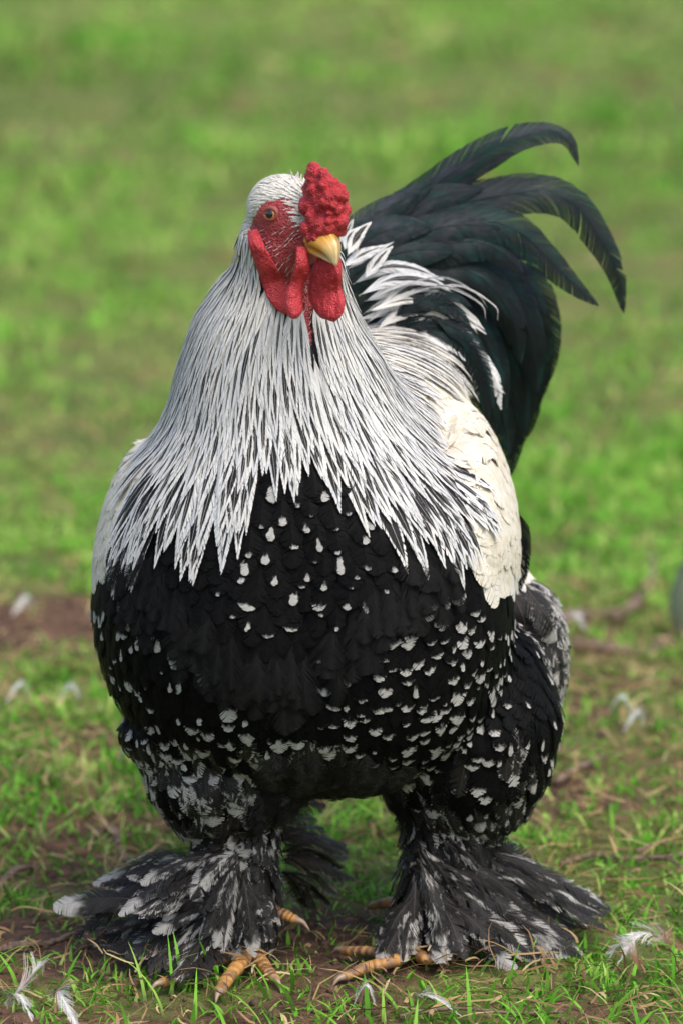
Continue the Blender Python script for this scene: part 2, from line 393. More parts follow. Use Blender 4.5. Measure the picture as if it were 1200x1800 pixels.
# thighs and shanks
shapes.append(tube([P(410, 1070, .05), P(390, 1180, .03), P(380, 1280, .02), P(406, 1365, .015), P(424, 1435, .012)], [.045, .086, .085, .071, .048], 24))
shapes.append(tube([P(415, 1415, .012), P(418, 1500, .008), P(430, 1600, .0), P(440, 1668, -.012)], [.036, .030, .026, .017], 18))
shapes.append(tube([P(770, 1060, .09), P(790, 1170, .08), P(810, 1280, .07), P(810, 1365, .07), P(800, 1425, .07)], [.04, .078, .088, .074, .05], 24))
shapes.append(tube([P(798, 1412, .07), P(785, 1500, .06), P(755, 1600, .045), P(728, 1672, .028)], [.042, .034, .028, .018], 18))
BV, BF = remesh(*join(shapes), 0.0032, 16, .5)
tri = np.concatenate([BF[:, [0, 1, 2]], BF[:, [0, 2, 3]]])
fn = np.cross(BV[tri[:, 1]] - BV[tri[:, 0]], BV[tri[:, 2]] - BV[tri[:, 0]]); area = np.linalg.norm(fn, axis=1) / 2
VN = np.zeros_like(BV)
for k in range(3): np.add.at(VN, tri[:, k], fn)
VN = nrm(VN)
bvh = BVHTree.FromPolygons([tuple(v) for v in BV.tolist()], [tuple(f) for f in BF.tolist()])
FNn = nrm(np.cross(BV[BF[:, 2]] - BV[BF[:, 0]], BV[BF[:, 3]] - BV[BF[:, 1]]))
def snap(p):
    loc, n, i, d = bvh.find_nearest(Vector(p))
    return np.array(loc), nrm(VN[BF[i]].mean(0))

# bare skin of the face: outline on the near cheek, mirrored to the far one
FACE = [(452, 372), (462, 358), (486, 350), (510, 350), (524, 366), (532, 392), (545, 402), (566, 420), (562, 452), (548, 480), (545, 530), (532, 556), (508, 545), (490, 520), (470, 480), (456, 430), (440, 402)]
def to_near(p):
    q = np.asarray(p) - HC; b = q @ h_s
    return np.where((b < 0)[..., None], p - 2 * b[..., None] * h_s, p)
hd2 = np.linalg.norm(BV - HC, axis=1)
skin = np.zeros(len(BV)); crown = np.zeros(len(BV))
idx = np.where(hd2 < .11)[0]
pn = proj(to_near(BV[idx])); fc = inpolys(pn, FACE) & ((VN[idx] @ h_s) * np.sign((BV[idx] - HC) @ h_s) > -.1); skin[idx[fc]] = 1
# throat strip of red skin
q = proj(BV[idx]); skin[idx[(np.abs(q[:, 0] - 540 - 4 * np.sin(q[:, 1] * .11)) < np.interp(q[:, 1], [480, 560, 615], [14, 9, 3]) + 3 * np.sin(q[:, 1] * .37)) & (q[:, 1] > 480) & (q[:, 1] < 618) & (VN[idx, 1] < 0)]] = 1
crown[idx[(BV[idx] - HC) @ h_u > -.02]] = 1
rowv = proj(BV)[:, 1]
CR = [(690, 640), (800, 690), (880, 745), (935, 860), (935, 985), (880, 1028), (850, 1018), (788, 970), (720, 900), (680, 760)]      # cream shoulders
CLp = [(130, 1010), (130, 760), (270, 720), (320, 770), (290, 880), (225, 985)]
qv = proj(BV); pale = ((inpolys(qv, CR) | inpolys(qv, CLp)) & (np.abs(qv[:, 0] - 480) > 190) | (VN[:, 1] > .2) & (qv[:, 1] < 930) & (qv[:, 1] > 640)).astype(float)
m = Mat('rooster_skin')
a = m.attr('reg'); v1 = m.n('ShaderNodeTexVoronoi'); v1.inputs['Scale'].default_value = 520
tcn = m.n('ShaderNodeTexCoord'); m.l(tcn.outputs['Object'], v1.inputs['Vector'])
red = m.mix(m.noise(90, detail=4), (.20, .016, .020), (.38, .04, .045)); red = m.mix(m.ss(v1.outputs['Distance'], .1, .6, .55, 0), red, (.45, .10, .095))
base = m.mix(m.math('MAXIMUM', a[1], a[2]), m.mix(m.noise(200), (.012, .012, .013), (.035, .034, .034)), (.55, .51, .42))
m.set(Base_Color=m.mix(m.ss(a[0], .3, .7), base, red), Roughness=m.mix(a[0], (.9,) * 3, (.5,) * 3), Subsurface_Weight=0.0)
m.bump(m.math('ADD', v1.outputs['Distance'], m.noise(150)), .8, .0016)
body = kid('body', BV, BF, m.m, attrs={'reg': np.stack([skin, crown * (1 - skin), pale], -1)})

# ------------------------------------------------------------------ head furniture
def red_flesh(name, scale=700, pebble=.0011):
    m = Mat(name); v = m.n('ShaderNodeTexVoronoi'); v.inputs['Scale'].default_value = scale
    t = m.n('ShaderNodeTexCoord'); m.l(t.outputs['Object'], v.inputs['Vector'])
    c = m.mix(m.noise(120, detail=4), (.27, .010, .016), (.50, .026, .036)); c = m.mix(m.ss(v.outputs['Distance'], .05, .55, .55, 0), c, (.50, .06, .065))
    m.set(Base_Color=c, Roughness=.42, Specular_IOR_Level=.45, Subsurface_Weight=.15); m.b.inputs['Subsurface Radius'].default_value = (.004, .0012, .0008); m.b.inputs['Subsurface Scale'].default_value = 1.0
    m.bump(v.outputs['Distance'], 1.0, -pebble); return m.m
M_comb = red_flesh('comb_flesh', 760, .0013); M_wattle = red_flesh('wattle_flesh', 800, .0008)
# comb: cushion of three lumpy ridges
r2 = np.random.default_rng(21); S = []
CC = P(571, 359, -.098)
comb_ax = np.array([nrm(np.cross(nrm(h_f * [1, 1, 0]), [0, 0, 1])), nrm(h_f * [1, 1, 0]), [0, 0, 1.0]])
S.append(ellipsoid(CC, comb_ax, (.0132, .0212, .0220)))
S.append(ellipsoid(CC + np.array([-.003, 0, .012]), comb_ax, (.0098, .0165, .0175)))
S.append(ellipsoid(P(568, 398, -.105), comb_ax, (.0125, .014, .012)))
for k in range(85):
    v = nrm(r2.normal(size=3)); v[2] = v[2] * 1.0
    base_c, rad = ((CC, (.0134, .0215, .0222)), (CC + np.array([-.003, 0, .013]), (.0098, .0165, .0172)), (P(568, 398, -.105), (.0135, .015, .0125)))[r2.choice(3, p=[.62, .2, .18])]
    p = base_c + (v * np.array(rad)) @ comb_ax
    S.append(ellipsoid(p, I3, np.full(3, r2.choice([.0034, .0045, .006, .0075], p=[.35, .3, .25, .1])), 10, 7))
V, F = remesh(*join(S), .0009, 7, .5)
nz_ = nrm(V - CC); V = V + nz_ * ((fbm(V[:, 0] * 330 + V[:, 1] * 150, V[:, 2] * 330 + V[:, 1] * 210, 3) - .5) * .0034)[:, None]
comb = kid('comb', V, F, M_comb)

def face_y(x, y, default, off):
    d = Vector(ray(x, y)).normalized(); h = bvh.ray_cast(Vector(cam_pos), d)[0]
    return h.y - off if h is not None and h.y < .0 else default
def lobe(outline_l, outline_r, ydep, thick, tilt, mat, name, fold=0.0, n=26, parent=None, hug=None):
    """hanging flap of flesh between a left and a right edge line, lens-shaped in section, closed"""
    dl = [ydep if hug is None else face_y(x + 10, y, ydep, hug) for x, y in outline_l]; dr = [ydep if hug is None else face_y(x, y, ydep, hug * .5) for x, y in outline_r]
    L = spline([P(x, y, d) for (x, y), d in zip(outline_l, dl)], n); Rr = spline([P(x, y, d) for (x, y), d in zip(outline_r, dr)], n); k = 9
    V = []
    for i in range(n):
        w = np.linspace(0, 1, k); line = L[i] + (Rr[i] - L[i]) * w[:, None]
        t = i / (n - 1); th = thick * math.sqrt(max(0.02, 1 - (2 * t - 1) ** 6)) * np.clip(1 - (2 * w - 1) ** 6, 0, 1) ** .5 * (.72 + .28 * (2 * w - 1) ** 2)
        yy = tilt * (w - .5) + fold * np.cos(w * math.pi * 2) - .003 * math.sin(t * 9)
        V.append(np.stack([line + np.stack([0 * w, yy - th, 0 * w], -1), line + np.stack([0 * w, yy + th, 0 * w], -1)], 0))
    V = np.array(V); NV = V.reshape(-1, 3); idf = lambda i, s, j: (i * 2 + s) * k + j
    F = []
    for i in range(n - 1):
        for j in range(k - 1):
            F.append([idf(i, 0, j), idf(i, 0, j + 1), idf(i + 1, 0, j + 1), idf(i + 1, 0, j)]); F.append([idf(i, 1, j), idf(i + 1, 1, j), idf(i + 1, 1, j + 1), idf(i, 1, j + 1)])
        F.append([idf(i, 0, 0), idf(i + 1, 0, 0), idf(i + 1, 1, 0), idf(i, 1, 0)]); F.append([idf(i, 0, k - 1), idf(i, 1, k - 1), idf(i + 1, 1, k - 1), idf(i + 1, 0, k - 1)])
    for i in (0, n - 1):
        F += [[idf(i, 0, j), idf(i, 1, j), idf(i, 1, j + 1), idf(i, 0, j + 1)] for j in range(k - 1)]
    V, F = remesh(NV, F, .0010, 5, .5)
    d = (fbm(V[:, 0] * 170 + 7, V[:, 2] * 110 + 3) - .5) * .0044 + (fbm(V[:, 0] * 600, V[:, 2] * 420, 2) - .5) * .0008     # creased, uneven flesh
    V[:, 1] += d
    return kid(name, V, F, mat)
ear = lobe([(434, 404), (437, 432), (450, 472), (462, 508), (480, 540), (506, 556)], [(456, 402), (467, 432), (488, 470), (506, 498), (516, 522), (519, 552)], -.076, .0034, .0, M_wattle, 'earlobe', .0010, hug=.0062)
w1 = lobe([(520, 432), (518, 462), (513, 482), (509, 498), (499, 520), (506, 552), (514, 560)], [(540, 432), (544, 458), (546, 478), (535, 500), (532, 525), (533, 546), (522, 561)], -.102, .0050, .004, M_wattle, 'wattle', .0008)
w2 = lobe([(562, 446), (550, 466), (543, 490), (541, 515), (545, 537), (560, 558), (574, 564)], [(598, 444), (602, 468), (602, 492), (601, 506), (607, 524), (604, 548), (588, 565)], -.096, .0052, -.012, M_wattle, 'wattle', .0012)
# far earlobe, a mirrored copy on the hidden cheek
e2 = ear.copy(); e2.data = ear.data.copy(); COL.objects.link(e2)
cv = np.array([v.co for v in e2.data.vertices]); cv2 = cv - 2 * ((cv - HC) @ h_s)[:, None] * h_s * 0.86
e2.data.vertices.foreach_set('co', cv2.astype(np.float32).ravel()); e2.data.flip_normals(); e2.data.update()

# beak
def horn(name, c0, c1):
    m = Mat(name); a = m.attr('hp')
    streak = m.ss(m.noise(1.0, m.comb(m.math('MULTIPLY', a[1], 34.0), m.math('MULTIPLY', a[0], 2.0)), 2), .44, .58)
    c = m.mix(m.ss(a[0], .45, .95), c0, c1); c = m.mix(m.math('MULTIPLY', m.math('MULTIPLY', streak, a[2]), .9), c, (.03, .022, .02))
    m.set(Base_Color=c, Roughness=.38, Subsurface_Weight=.0); return m.m
M_beak = horn('beak_horn', (.62, .30, .04), (.70, .56, .30))
def beakpart(name, pts, rx, rz, dark, parent=None):
    pts = spline(pts, 22); n = len(pts); seg = 22; V = []; A = []
    T = nrm(np.gradient(pts, axis=0))
    for i in range(n):
        b = h_s; u = nrm(np.cross(T[i], b)); u = u if u @ h_u > 0 else -u
        t = i / (n - 1); a = np.linspace(0, 2 * math.pi, seg, endpoint=False)
        rxx = np.interp(t, np.linspace(0, 1, len(rx)), rx); rzz = np.interp(t, np.linspace(0, 1, len(rz)), rz)
        z = np.sin(a); z = np.where(z < 0, z * .5, z * (1 + .12 * np.exp(-(np.cos(a) / .35) ** 2)))
        V.append(pts[i] + rxx * np.outer(np.cos(a), b) + rzz * np.outer(z, u)); A.append(np.stack([np.full(seg, t), a / 6.28, np.clip(np.sin(a) * 1.6 - .5, 0, 1) * dark * (1 - t * .6)], -1))
    V = np.concatenate(V + [pts[:1], pts[-1:]]); A = np.concatenate(A + [[[0, 0, 0]], [[1, 0, 0]]])
    F = [[i * seg + j, i * seg + (j + 1) % seg, (i + 1) * seg + (j + 1) % seg, (i + 1) * seg + j] for i in range(n - 1) for j in range(seg)]
    F += [[len(V) - 2, (j + 1) % seg, j] for j in range(seg)] + [[len(V) - 1, (n - 1) * seg + j, (n - 1) * seg + (j + 1) % seg] for j in range(seg)]
    return kid(name, V, F, M_beak, parent, {'hp': A})
bk = [P(556, 420, -.088), P(571, 427, -.104), P(583, 441, -.116), P(590, 467, -.121)]
beak = beakpart('beak', bk, [.0150, .0132, .0088, .0011], [.0125, .0122, .0095, .0013], 1.0)
beakpart('lower_beak', [P(552, 437, -.088), P(568, 446, -.100), P(584, 462, -.114)], [.0125, .0100, .0015], [.0055, .0050, .001], 0.0, beak)
mk = Mat('nostril_dark'); mk.set(Base_Color=(.02, .008, .008), Roughness=.6)
for sgn in (1, -1):
    c = P(556, 420, -.088) + .005 * nrm(bk[1] - bk[0]) + h_u * .006 + h_s * .0128 * sgn
    V, F = ellipsoid(c, np.array([nrm(bk[1] - bk[0]), h_s, h_u]), (.0032, .0012, .0011), 12, 8); kid('nostril', V, F, mk.m, beak)

# eyes: ball with iris and pupil cut as shells, red lids
M_white = Mat('eyeball'); M_white.set(Base_Color=(.03, .012, .006), Roughness=.1)
mi = Mat('iris'); mi.set(Base_Color=mi.mix(mi.noise(900), (.42, .13, .010), (.68, .27, .03)), Roughness=.12, Coat_Weight=1.0)
mp = Mat('pupil'); mp.set(Base_Color=(.003, .003, .003), Roughness=.05, Coat_Weight=1.0)
ml = Mat('eyelid'); ml.set(Base_Color=ml.mix(ml.noise(500), (.14, .03, .02), (.34, .07, .05)), Roughness=.5)
def cap_shell(c, d, r, ang_max, lift, seg=24, ring=6):
    d = nrm(d); a = nrm(np.cross(d, [0, 0, 1])); b = np.cross(a, d); V = [c + d * (r + lift)]
    for i in range(1, ring + 1):
        th = ang_max * i / ring
        for j in range(seg):
            f = 2 * math.pi * j / seg; V.append(c + (r + lift) * (math.cos(th) * d + math.sin(th) * (math.cos(f) * a + math.sin(f) * b)))
    F = [[0, 1 + j, 1 + (j + 1) % seg] for j in range(seg)] + [[1 + i * seg + j, 1 + (i + 1) * seg + j, 1 + (i + 1) * seg + (j + 1) % seg, 1 + i * seg + (j + 1) % seg] for i in range(ring - 1) for j in range(seg)]
    return np.array(V), F
eye_near = P(487, 376, -.07)
sp, sn = snap(eye_near)
for far in (0, 1):
    p, n_ = sp, sn
    if far:
        p = p - 2 * ((p - HC) @ h_s) * h_s; n_ = n_ - 2 * (n_ @ h_s) * h_s
    look = nrm(n_ + (np.array([0, -.25, 0]) if not far else 0)); c = p - look * .0032
    V, F = ellipsoid(c, I3, (.0060,) * 3, 24, 14); eye = kid('eye', V, F, M_white.m)
    V, F = cap_shell(c, look, .0060, .80, .0002); kid('iris', V, F, mi.m, eye)
    V, F = cap_shell(c, look, .0060, .58, .0005); kid('pupil', V, F, mp.m, eye)
    a = nrm(np.cross(look, [0, 0, 1])); b = np.cross(a, look); fa = np.linspace(0, 2 * math.pi, 29)[:-1]
    ring = np.array([c + look * .0036 + .0056 * math.cos(f) * a * 1.1 + .0050 * math.sin(f) * b for f in fa])
    V = []; seg = 8
    for i, f in enumerate(fa):
        rd = nrm(math.cos(f) * a + math.sin(f) * b); rad = .0016 + .0007 * max(0, math.sin(f))
        for j in range(seg):
            g = 2 * math.pi * j / seg; V.append(ring[i] + rad * (math.cos(g) * rd + math.sin(g) * look))
    nn = len(fa); F = [[i * seg + j, ((i + 1) % nn) * seg + j, ((i + 1) % nn) * seg + (j + 1) % seg, i * seg + (j + 1) % seg] for i in range(nn) for j in range(seg)]
    kid('eyelid', np.array(V), F, ml.m, eye)
# ------------------------------------------------------------------ feathers
def prof_lance(v): return np.clip(np.sin(np.clip(v, 0, 1) ** .75 * math.pi) ** .65, 0, 1) * (1 - .25 * v)
def prof_round(v): return np.clip(v / .25, 0, 1) ** .6 * np.sqrt(np.clip(1 - np.clip((v - .55) / .45, 0, 1) ** 2.4, 0, 1))
def prof_sickle(v): return np.clip(v / .12, 0, 1) ** .7 * np.clip(1 - v ** 3.2, 0, 1) ** .8
def prof_hackle(v): return np.clip(v / .3, 0, 1) ** .6 * np.clip((1 - v) / .42, 0, 1) ** .8
class FB:
    """feather buffer"""
    def __init__(s): s.V, s.F, s.U, s.Pm, s.n = [], [], [], [], 0
    def add(s, V, F, U, Pm): s.V.append(V); s.F.append(F + s.n); s.U.append(U); s.Pm.append(Pm); s.n += len(V)
    def get(s): return np.concatenate(s.V), np.concatenate(s.F), np.concatenate(s.U), np.concatenate(s.Pm)
def feather(cl, nr, W, nb, prof, par, adv=.22, fray=.12, gap=.15, camber=.25, mid=2, ruffle=.05, split=.0, rach=.03, v0=.03, rg=rng, curl=0.0, tears=0):
    """A feather as shaft and separate barbs. cl centre line (k,3), nr normals (k,3), W half width in m, nb barbs per side, par 3 numbers kept on every vertex."""
    k = len(cl); seg = np.linalg.norm(np.diff(cl, axis=0), axis=1); s = np.concatenate([[0], np.cumsum(seg)]); s /= s[-1]
    T = nrm(np.gradient(cl, axis=0)); N = nrm(nr - (nr * T).sum(1, keepdims=True) * T); B = np.cross(T, N)
    tab = np.concatenate([cl, N, B], 1)
    def ev(v):
        v = np.clip(v, 0, 1); i = np.clip(np.searchsorted(s, v, side='right') - 1, 0, k - 2); f = ((v - s[i]) / (s[i + 1] - s[i]))[..., None]
        r = tab[i] * (1 - f) + tab[i + 1] * f; return r[..., :3], r[..., 3:6], r[..., 6:9]
    va = np.linspace(v0, 1, nb + 1); a, b = va[:-1], va[1:]
    edge = lambda v: v + adv * (1 - v) ** .8
    out = []
    for side in (-1.0, 1.0):
        nc = max(3, nb // 7); cid = np.clip(np.floor((np.arange(nb) + rg.normal(0, .6, nb)) / nb * nc).astype(int), 0, nc - 1)   # barbs cling together in clumps
        nz = rg.random(nb); cl_f = 1 - fray * (.45 * nz + .55 * rg.random(nc)[cid])
        lift = rg.normal(0, ruffle, nc)[cid] + rg.normal(0, ruffle * .3, nb)
        shift = rg.normal(0, split, nc)[cid]
        for _k in range(tears):                        # a few places where the vane has come apart
            i0 = rg.integers(nb // 5, nb - 4); w_ = rg.integers(max(3, nb // 40), max(5, nb // 14)); kk = np.arange(nb) - i0; shift = shift - np.where((kk < 0) & (kk > -w_), rg.uniform(.008, .03) * (1 + kk / w_), 0); cl_f = cl_f * np.where((kk < 0) & (kk > -w_), rg.uniform(.8, 1), 1)
        q = np.linspace(0, 1, mid + 1)[None]
        ea, eb = edge(a)[:, None], edge(b)[:, None]; j = (rg.normal(0, .22 / nb, nb) + shift)[:, None]
        pa = a[:, None] + (ea + j - a[:, None]) * q; pb = b[:, None] + (eb + j - b[:, None]) * q
        mm = (pa + pb) / 2; g = 1 - gap * q ** 1.5; pa = mm - (mm - pa) * g; pb = mm + (pb - mm) * g
        wa = W * prof(np.clip(edge(a), 0, 1))[:, None] * q * cl_f[:, None]; wb = W * prof(np.clip(edge(b), 0, 1))[:, None] * q * cl_f[:, None]
        pts = []
        for pv, w in ((pa, wa), (pb, wb)):
            c, n_, bb = ev(pv)
            pts.append(c + bb * (side * w)[..., None] + n_ * (-camber * w * q + lift[:, None] * w * q + curl * w * q * q)[..., None])
        X = np.stack(pts, 2)                            # nb, mid+1, 2, 3
        U = np.stack([np.stack([side * q * np.ones_like(pa), pa, nz[:, None] * np.ones_like(pa)], -1), np.stack([side * q * np.ones_like(pa), pb, nz[:, None] * np.ones_like(pa)], -1)], 2)
        out.append((X.reshape(-1, 3), U.reshape(-1, 3)))
    st = 2 * (mid + 1)
    base = (np.arange(nb * 2) * st)[:, None] + np.arange(mid)[None] * 2
    F = np.stack([base, base + 1, base + 3, base + 2], -1).reshape(-1, 4)
    V = np.concatenate([out[0][0], out[1][0]]); U = np.concatenate([out[0][1], out[1][1]])
    if rach > 0:
        vr = np.linspace(0, .97, 9); c, n_, bb = ev(vr); w = W * rach * (1 - vr * .85); c = c + n_ * (W * .03)
        Vr = np.stack([c - bb * w[:, None], c + n_ * w[:, None] * .7, c + bb * w[:, None]], 1).reshape(-1, 3); o = len(V)
        Fr = np.array([[o + i * 3 + j, o + i * 3 + j + 1, o + i * 3 + j + 4, o + i * 3 + j + 3] for i in range(8) for j in range(2)])
        Ur = np.stack([np.zeros(27), np.repeat(vr, 3), np.full(27, 2.0)], -1)
        V = np.concatenate([V, Vr]); F = np.concatenate([F, Fr]); U = np.concatenate([U, Ur])
    return V, F, U, np.tile(np.asarray(par, float), (len(V), 1))

def fmat(name, build, rough=.55, spec=.3, sheen=.0, freq=90.0, bstr=.45):
    m = Mat(name); u = m.attr('fuv'); p = m.attr('fpar')
    au = m.math('ABSOLUTE', u[0]); shaft = m.math('GREATER_THAN', u[2], 1.5)
    # fine barb streaks: noise stretched along each barb
    st = m.noise(1.0, m.comb(m.math('MULTIPLY', m.math('SUBTRACT', u[1], m.math('MULTIPLY', au, .22)), freq), m.math('MULTIPLY', u[0], 1.5), m.math('MULTIPLY', p[0], 50.0)), 2)
    bl = m.noise(1.0, m.comb(m.math('MULTIPLY', u[1], 6.0), m.math('MULTIPLY', u[0], 1.6), m.math('MULTIPLY', p[0], 80.0)), 3)
    c = build(m, u, p, au, st, bl, shaft)
    m.set(Base_Color=c, Roughness=rough, Specular_IOR_Level=spec, Sheen_Weight=sheen)
    m.bump(st, bstr, .0006)
    return m
def b_hackle(m, u, p, au, st, bl, shaft):
    wid = m.math('MULTIPLY', m.math('MULTIPLY', p[1], m.ss(u[1], .15, .5)), m.ss(u[1], .99, .74))
    wid = m.math('MULTIPLY', wid, m.math('ADD', .8, m.math('MULTIPLY', bl, .4)))
    f = m.ss(m.math('ADD', au, m.math('MULTIPLY', m.math('SUBTRACT', st, .5), .18)), m.math('SUBTRACT', wid, .10), m.math('ADD', wid, .06))
    wh = m.mix(m.ss(st, .3, .7), (.34, .345, .355), (.72, .715, .69)); wh = m.mix(m.math('MULTIPLY', p[2], .8), wh, (.76, .70, .56)); wh = m.mix(m.ss(p[0], .55, 1.0, 0, .5), wh, (.42, .44, .47))
    return m.mix(m.math('MULTIPLY', shaft, .7), m.mix(f, (.006, .006, .007), wh), (.50, .48, .44))
def b_spangle(m, u, p, au, st, bl, shaft):
    th = m.math('SUBTRACT', 1.0, m.math('MULTIPLY', p[1], m.math('ADD', .55, m.math('MULTIPLY', bl, .9))))
    x = m.math('ADD', u[1], m.math('MULTIPLY', m.math('SUBTRACT', st, .5), .13))
    # p[2] < .5: a small wedge near the shaft, else a ragged band over the whole tip
    x = m.math('ADD', x, m.math('MULTIPLY', m.math('SUBTRACT', bl, .5), .10)); grow = m.ss(x, th, 1.0, .16, .72)
    off = m.math('ABSOLUTE', m.math('ADD', u[0], m.math('MULTIPLY', m.math('SUBTRACT', p[0], .5), .5)))
    spot = m.math('MAXIMUM', m.math('GREATER_THAN', p[2], .5), m.ss(off, m.math('ADD', grow, .06), m.math('SUBTRACT', grow, .06)))
    f = m.math('MULTIPLY', m.ss(x, th, m.math('ADD', th, .09)), m.math('MULTIPLY', spot, m.math('GREATER_THAN', p[1], .01)))
    bk = m.mix(m.ss(st, .35, .75), (.0025, .0025, .0028), (.007, .0068, .0068)); wh = m.mix(st, (.22, .215, .205), (.47, .46, .43))
    return m.mix(f, bk, wh)
def b_cream(m, u, p, au, st, bl, shaft):
    c = m.mix(m.ss(bl, .35, .7), (.55, .49, .37), (.66, .63, .55)); c = m.mix(m.ss(st, .4, .8, 0, .3), c, (.42, .37, .28)); c = m.mix(m.math('MULTIPLY', p[2], .5), c, (.62, .62, .62))
    return m.mix(m.math('MULTIPLY', shaft, .5), c, (.62, .55, .42))
def b_tail(m, u, p, au, st, bl, shaft):
    c = m.mix(m.ss(st, .3, .7), (.003, .0038, .004), (.006, .009, .009)); c = m.mix(m.ss(bl, .45, .7, 0, .6), c, (.005, .030, .026)); c = m.mix(m.math('MULTIPLY', p[2], m.ss(bl, .65, .3)), c, (.028, .032, .040))  # last mix: bluish-grey sheen of the upper feathers painted into the base colour
    return m.mix(m.math('MULTIPLY', shaft, .6), c, (.012, .011, .011))
def b_mottle(m, u, p, au, st, bl, shaft):
    n = m.noise(1.0, m.comb(m.math('MULTIPLY', u[1], 3.6), m.math('MULTIPLY', u[0], 1.5), m.math('MULTIPLY', p[0], 37.0)), 3)
    f = m.ss(m.math('ADD', m.math('ADD', n, m.math('MULTIPLY', au, .12)), m.math('MULTIPLY', m.math('SUBTRACT', st, .5), .25)), m.math('SUBTRACT', .82, m.math('MULTIPLY', p[1], .42)), m.math('SUBTRACT', .92, m.math('MULTIPLY', p[1], .42)))
    tip = m.math('MULTIPLY', m.ss(m.math('ADD', u[1], m.math('MULTIPLY', m.math('SUBTRACT', bl, .5), .3)), .74, .86), m.math('GREATER_THAN', p[2], .75))
    f = m.math('MAXIMUM', f, tip)
    bk = m.mix(m.ss(st, .3, .75), (.005, .0045, .0045), (.016, .014, .0125)); wh = m.mix(st, (.17, .165, .155), (.44, .425, .39))
    return m.mix(m.math('MULTIPLY', shaft, .6), m.mix(f, bk, wh), (.09, .07, .055))
def b_brown(m, u, p, au, st, bl, shaft):
    c = m.mix(m.ss(bl, .3, .7), (.016, .012, .010), (.050, .036, .028)); c = m.mix(m.math('MULTIPLY', m.ss(au, .75, 1.0), m.ss(st, .3, .7)), c, (.28, .25, .22)); return c
def b_white(m, u, p, au, st, bl, shaft):
    c = m.mix(m.ss(st, .3, .7), (.42, .42, .41), (.68, .67, .65)); c = m.mix(m.math('MULTIPLY', m.ss(u[1], .75, .2), p[1]), c, (.16, .07, .04)); return c
M_hackle = fmat('hackle_feather', b_hackle, .6, .25).m
M_spangle = fmat('spangled_feather', b_spangle, .5, .045).m
M_cream = fmat('cream_feather', b_cream, .65, .25).m
mt = fmat('tail_feather', b_tail, .32, .15, 0, 170.0, .8); mt.b.inputs['Specular Tint'].default_value = (.82, .97, 1.0, 1); M_tail = mt.m
M_mottle = fmat('mottled_feather', b_mottle, .6, .25).m
M_brown = fmat('brown_feather', b_brown, .65, .25).m
M_white = fmat('white_feather', b_white, .6, .25).m
M_down = fmat('black_down', lambda m, u, p, au, st, bl, shaft: m.mix(m.ss(st, .3, .8), (.006, .006, .006), m.mix(p[1], (.008, .008, .008), (.26, .25, .24))), .6, .06).m

# --- surface sampling and tracing
tri_p = np.cumsum(area) / area.sum(); total_area = area.sum()
def sample_surface(spacing, test, over=6, rg=rng):
    n = int(total_area / spacing ** 2 * over); t = np.searchsorted(tri_p, rg.random(n)); r1, r2_ = np.sqrt(rg.random(n)), rg.random(n)
    A_, B_, C_ = BV[tri[t, 0]], BV[tri[t, 1]], BV[tri[t, 2]]
    p = A_ * (1 - r1)[:, None] + B_ * (r1 * (1 - r2_))[:, None] + C_ * (r1 * r2_)[:, None]
    nn = nrm(VN[tri[t]].mean(1)); q = proj(p); keep = test(p, nn, q); p, nn, q = p[keep], nn[keep], q[keep]
    grid = {}; out = []; s2 = spacing ** 2
    for i in range(len(p)):
        key = tuple((p[i] / spacing).astype(int)); ok = True
        for dx in (-1, 0, 1):
            for dy in (-1, 0, 1):
                for dz in (-1, 0, 1):
                    for j in grid.get((key[0] + dx, key[1] + dy, key[2] + dz), ()):
                        if ((p[i] - p[j]) ** 2).sum() < s2: ok = False; break
                    if not ok: break
                if not ok: break
            if not ok: break
        if ok: grid.setdefault(key, []).append(i); out.append(i)
    out = np.array(out); out = out[(nn[out, 1] < .35) | (rg.random(len(out)) < .55)]       # thinner on the rear
    return p[out], nn[out], q[out]
Z_NECK = P(600, 640, .0)[2]; AXN = P(520, 420, -.02)
def flow_torso(p):
    z = p[2]; e = .008
    c, w, y, d = torso(z); c2, w2, y2, d2 = torso(z - e)
    ux, uy = (p[0] - c) / w, (p[1] - y) / d
    f = np.array([ux * (w2 - w) + c2 - c if abs(ux) < 1.6 else 0, uy * (d2 - d) + y2 - y if abs(uy) < 1.6 else 0, -e])
    k = min(1.0, max(0.0, (z - Z_NECK) / .06))           # on the neck the plumage simply radiates from the head
    if k > 0: f = (1 - k) * nrm(f) + k * nrm(np.array([(p[0] - AXN[0]) * 3.2, (p[1] - AXN[1]) * 2.2, -.26 - (AXN[2] - z) * .2]))
    return f
def trace(p, n, flow, L, h0, lift, steps=7, jit=.1, turn=0.0, droop=0.0, power=1.0, rg=rng):
    d = flow(p); d = d - (d @ n) * n; d = nrm(d + rg.normal(0, jit, 3)); d = nrm(d - (d @ n) * n)
    st = L / steps; pts = [p + n * h0]; nr = [n]
    for i in range(steps):
        f = flow(p); f = f - (f @ n) * n; d = nrm(.6 * d + .4 * nrm(f)) if jit < .3 else d
        if turn: b = np.cross(n, d); d = nrm(d + b * turn / steps)
        d = nrm(d - (d @ n) * n)
        p2, n2 = snap(p + d * st)
        if (p2 - p) @ d < st * .35: p2 = p + d * st; n2 = n      # overhang: hang free instead
        n = nrm(.5 * n + .5 * n2); p = p2; t = (i + 1) / steps
        pts.append(p + n * (h0 + lift * t ** power) + np.array([0, 0, -droop * t * t])); nr.append(n)
    pts, nr = np.array(pts), np.array(nr)
    if steps > 4:                                      # a feather springs in one clean curve: fit a cubic
        tt = np.linspace(0, 1, steps + 1); A_ = np.stack([tt ** k_ for k_ in range(4)], 1); fit = np.linalg.pinv(A_); pts = A_ @ (fit @ pts); nr = nrm(A_[:, :3] @ (np.linalg.pinv(A_[:, :3]) @ nr))
    return pts, nr
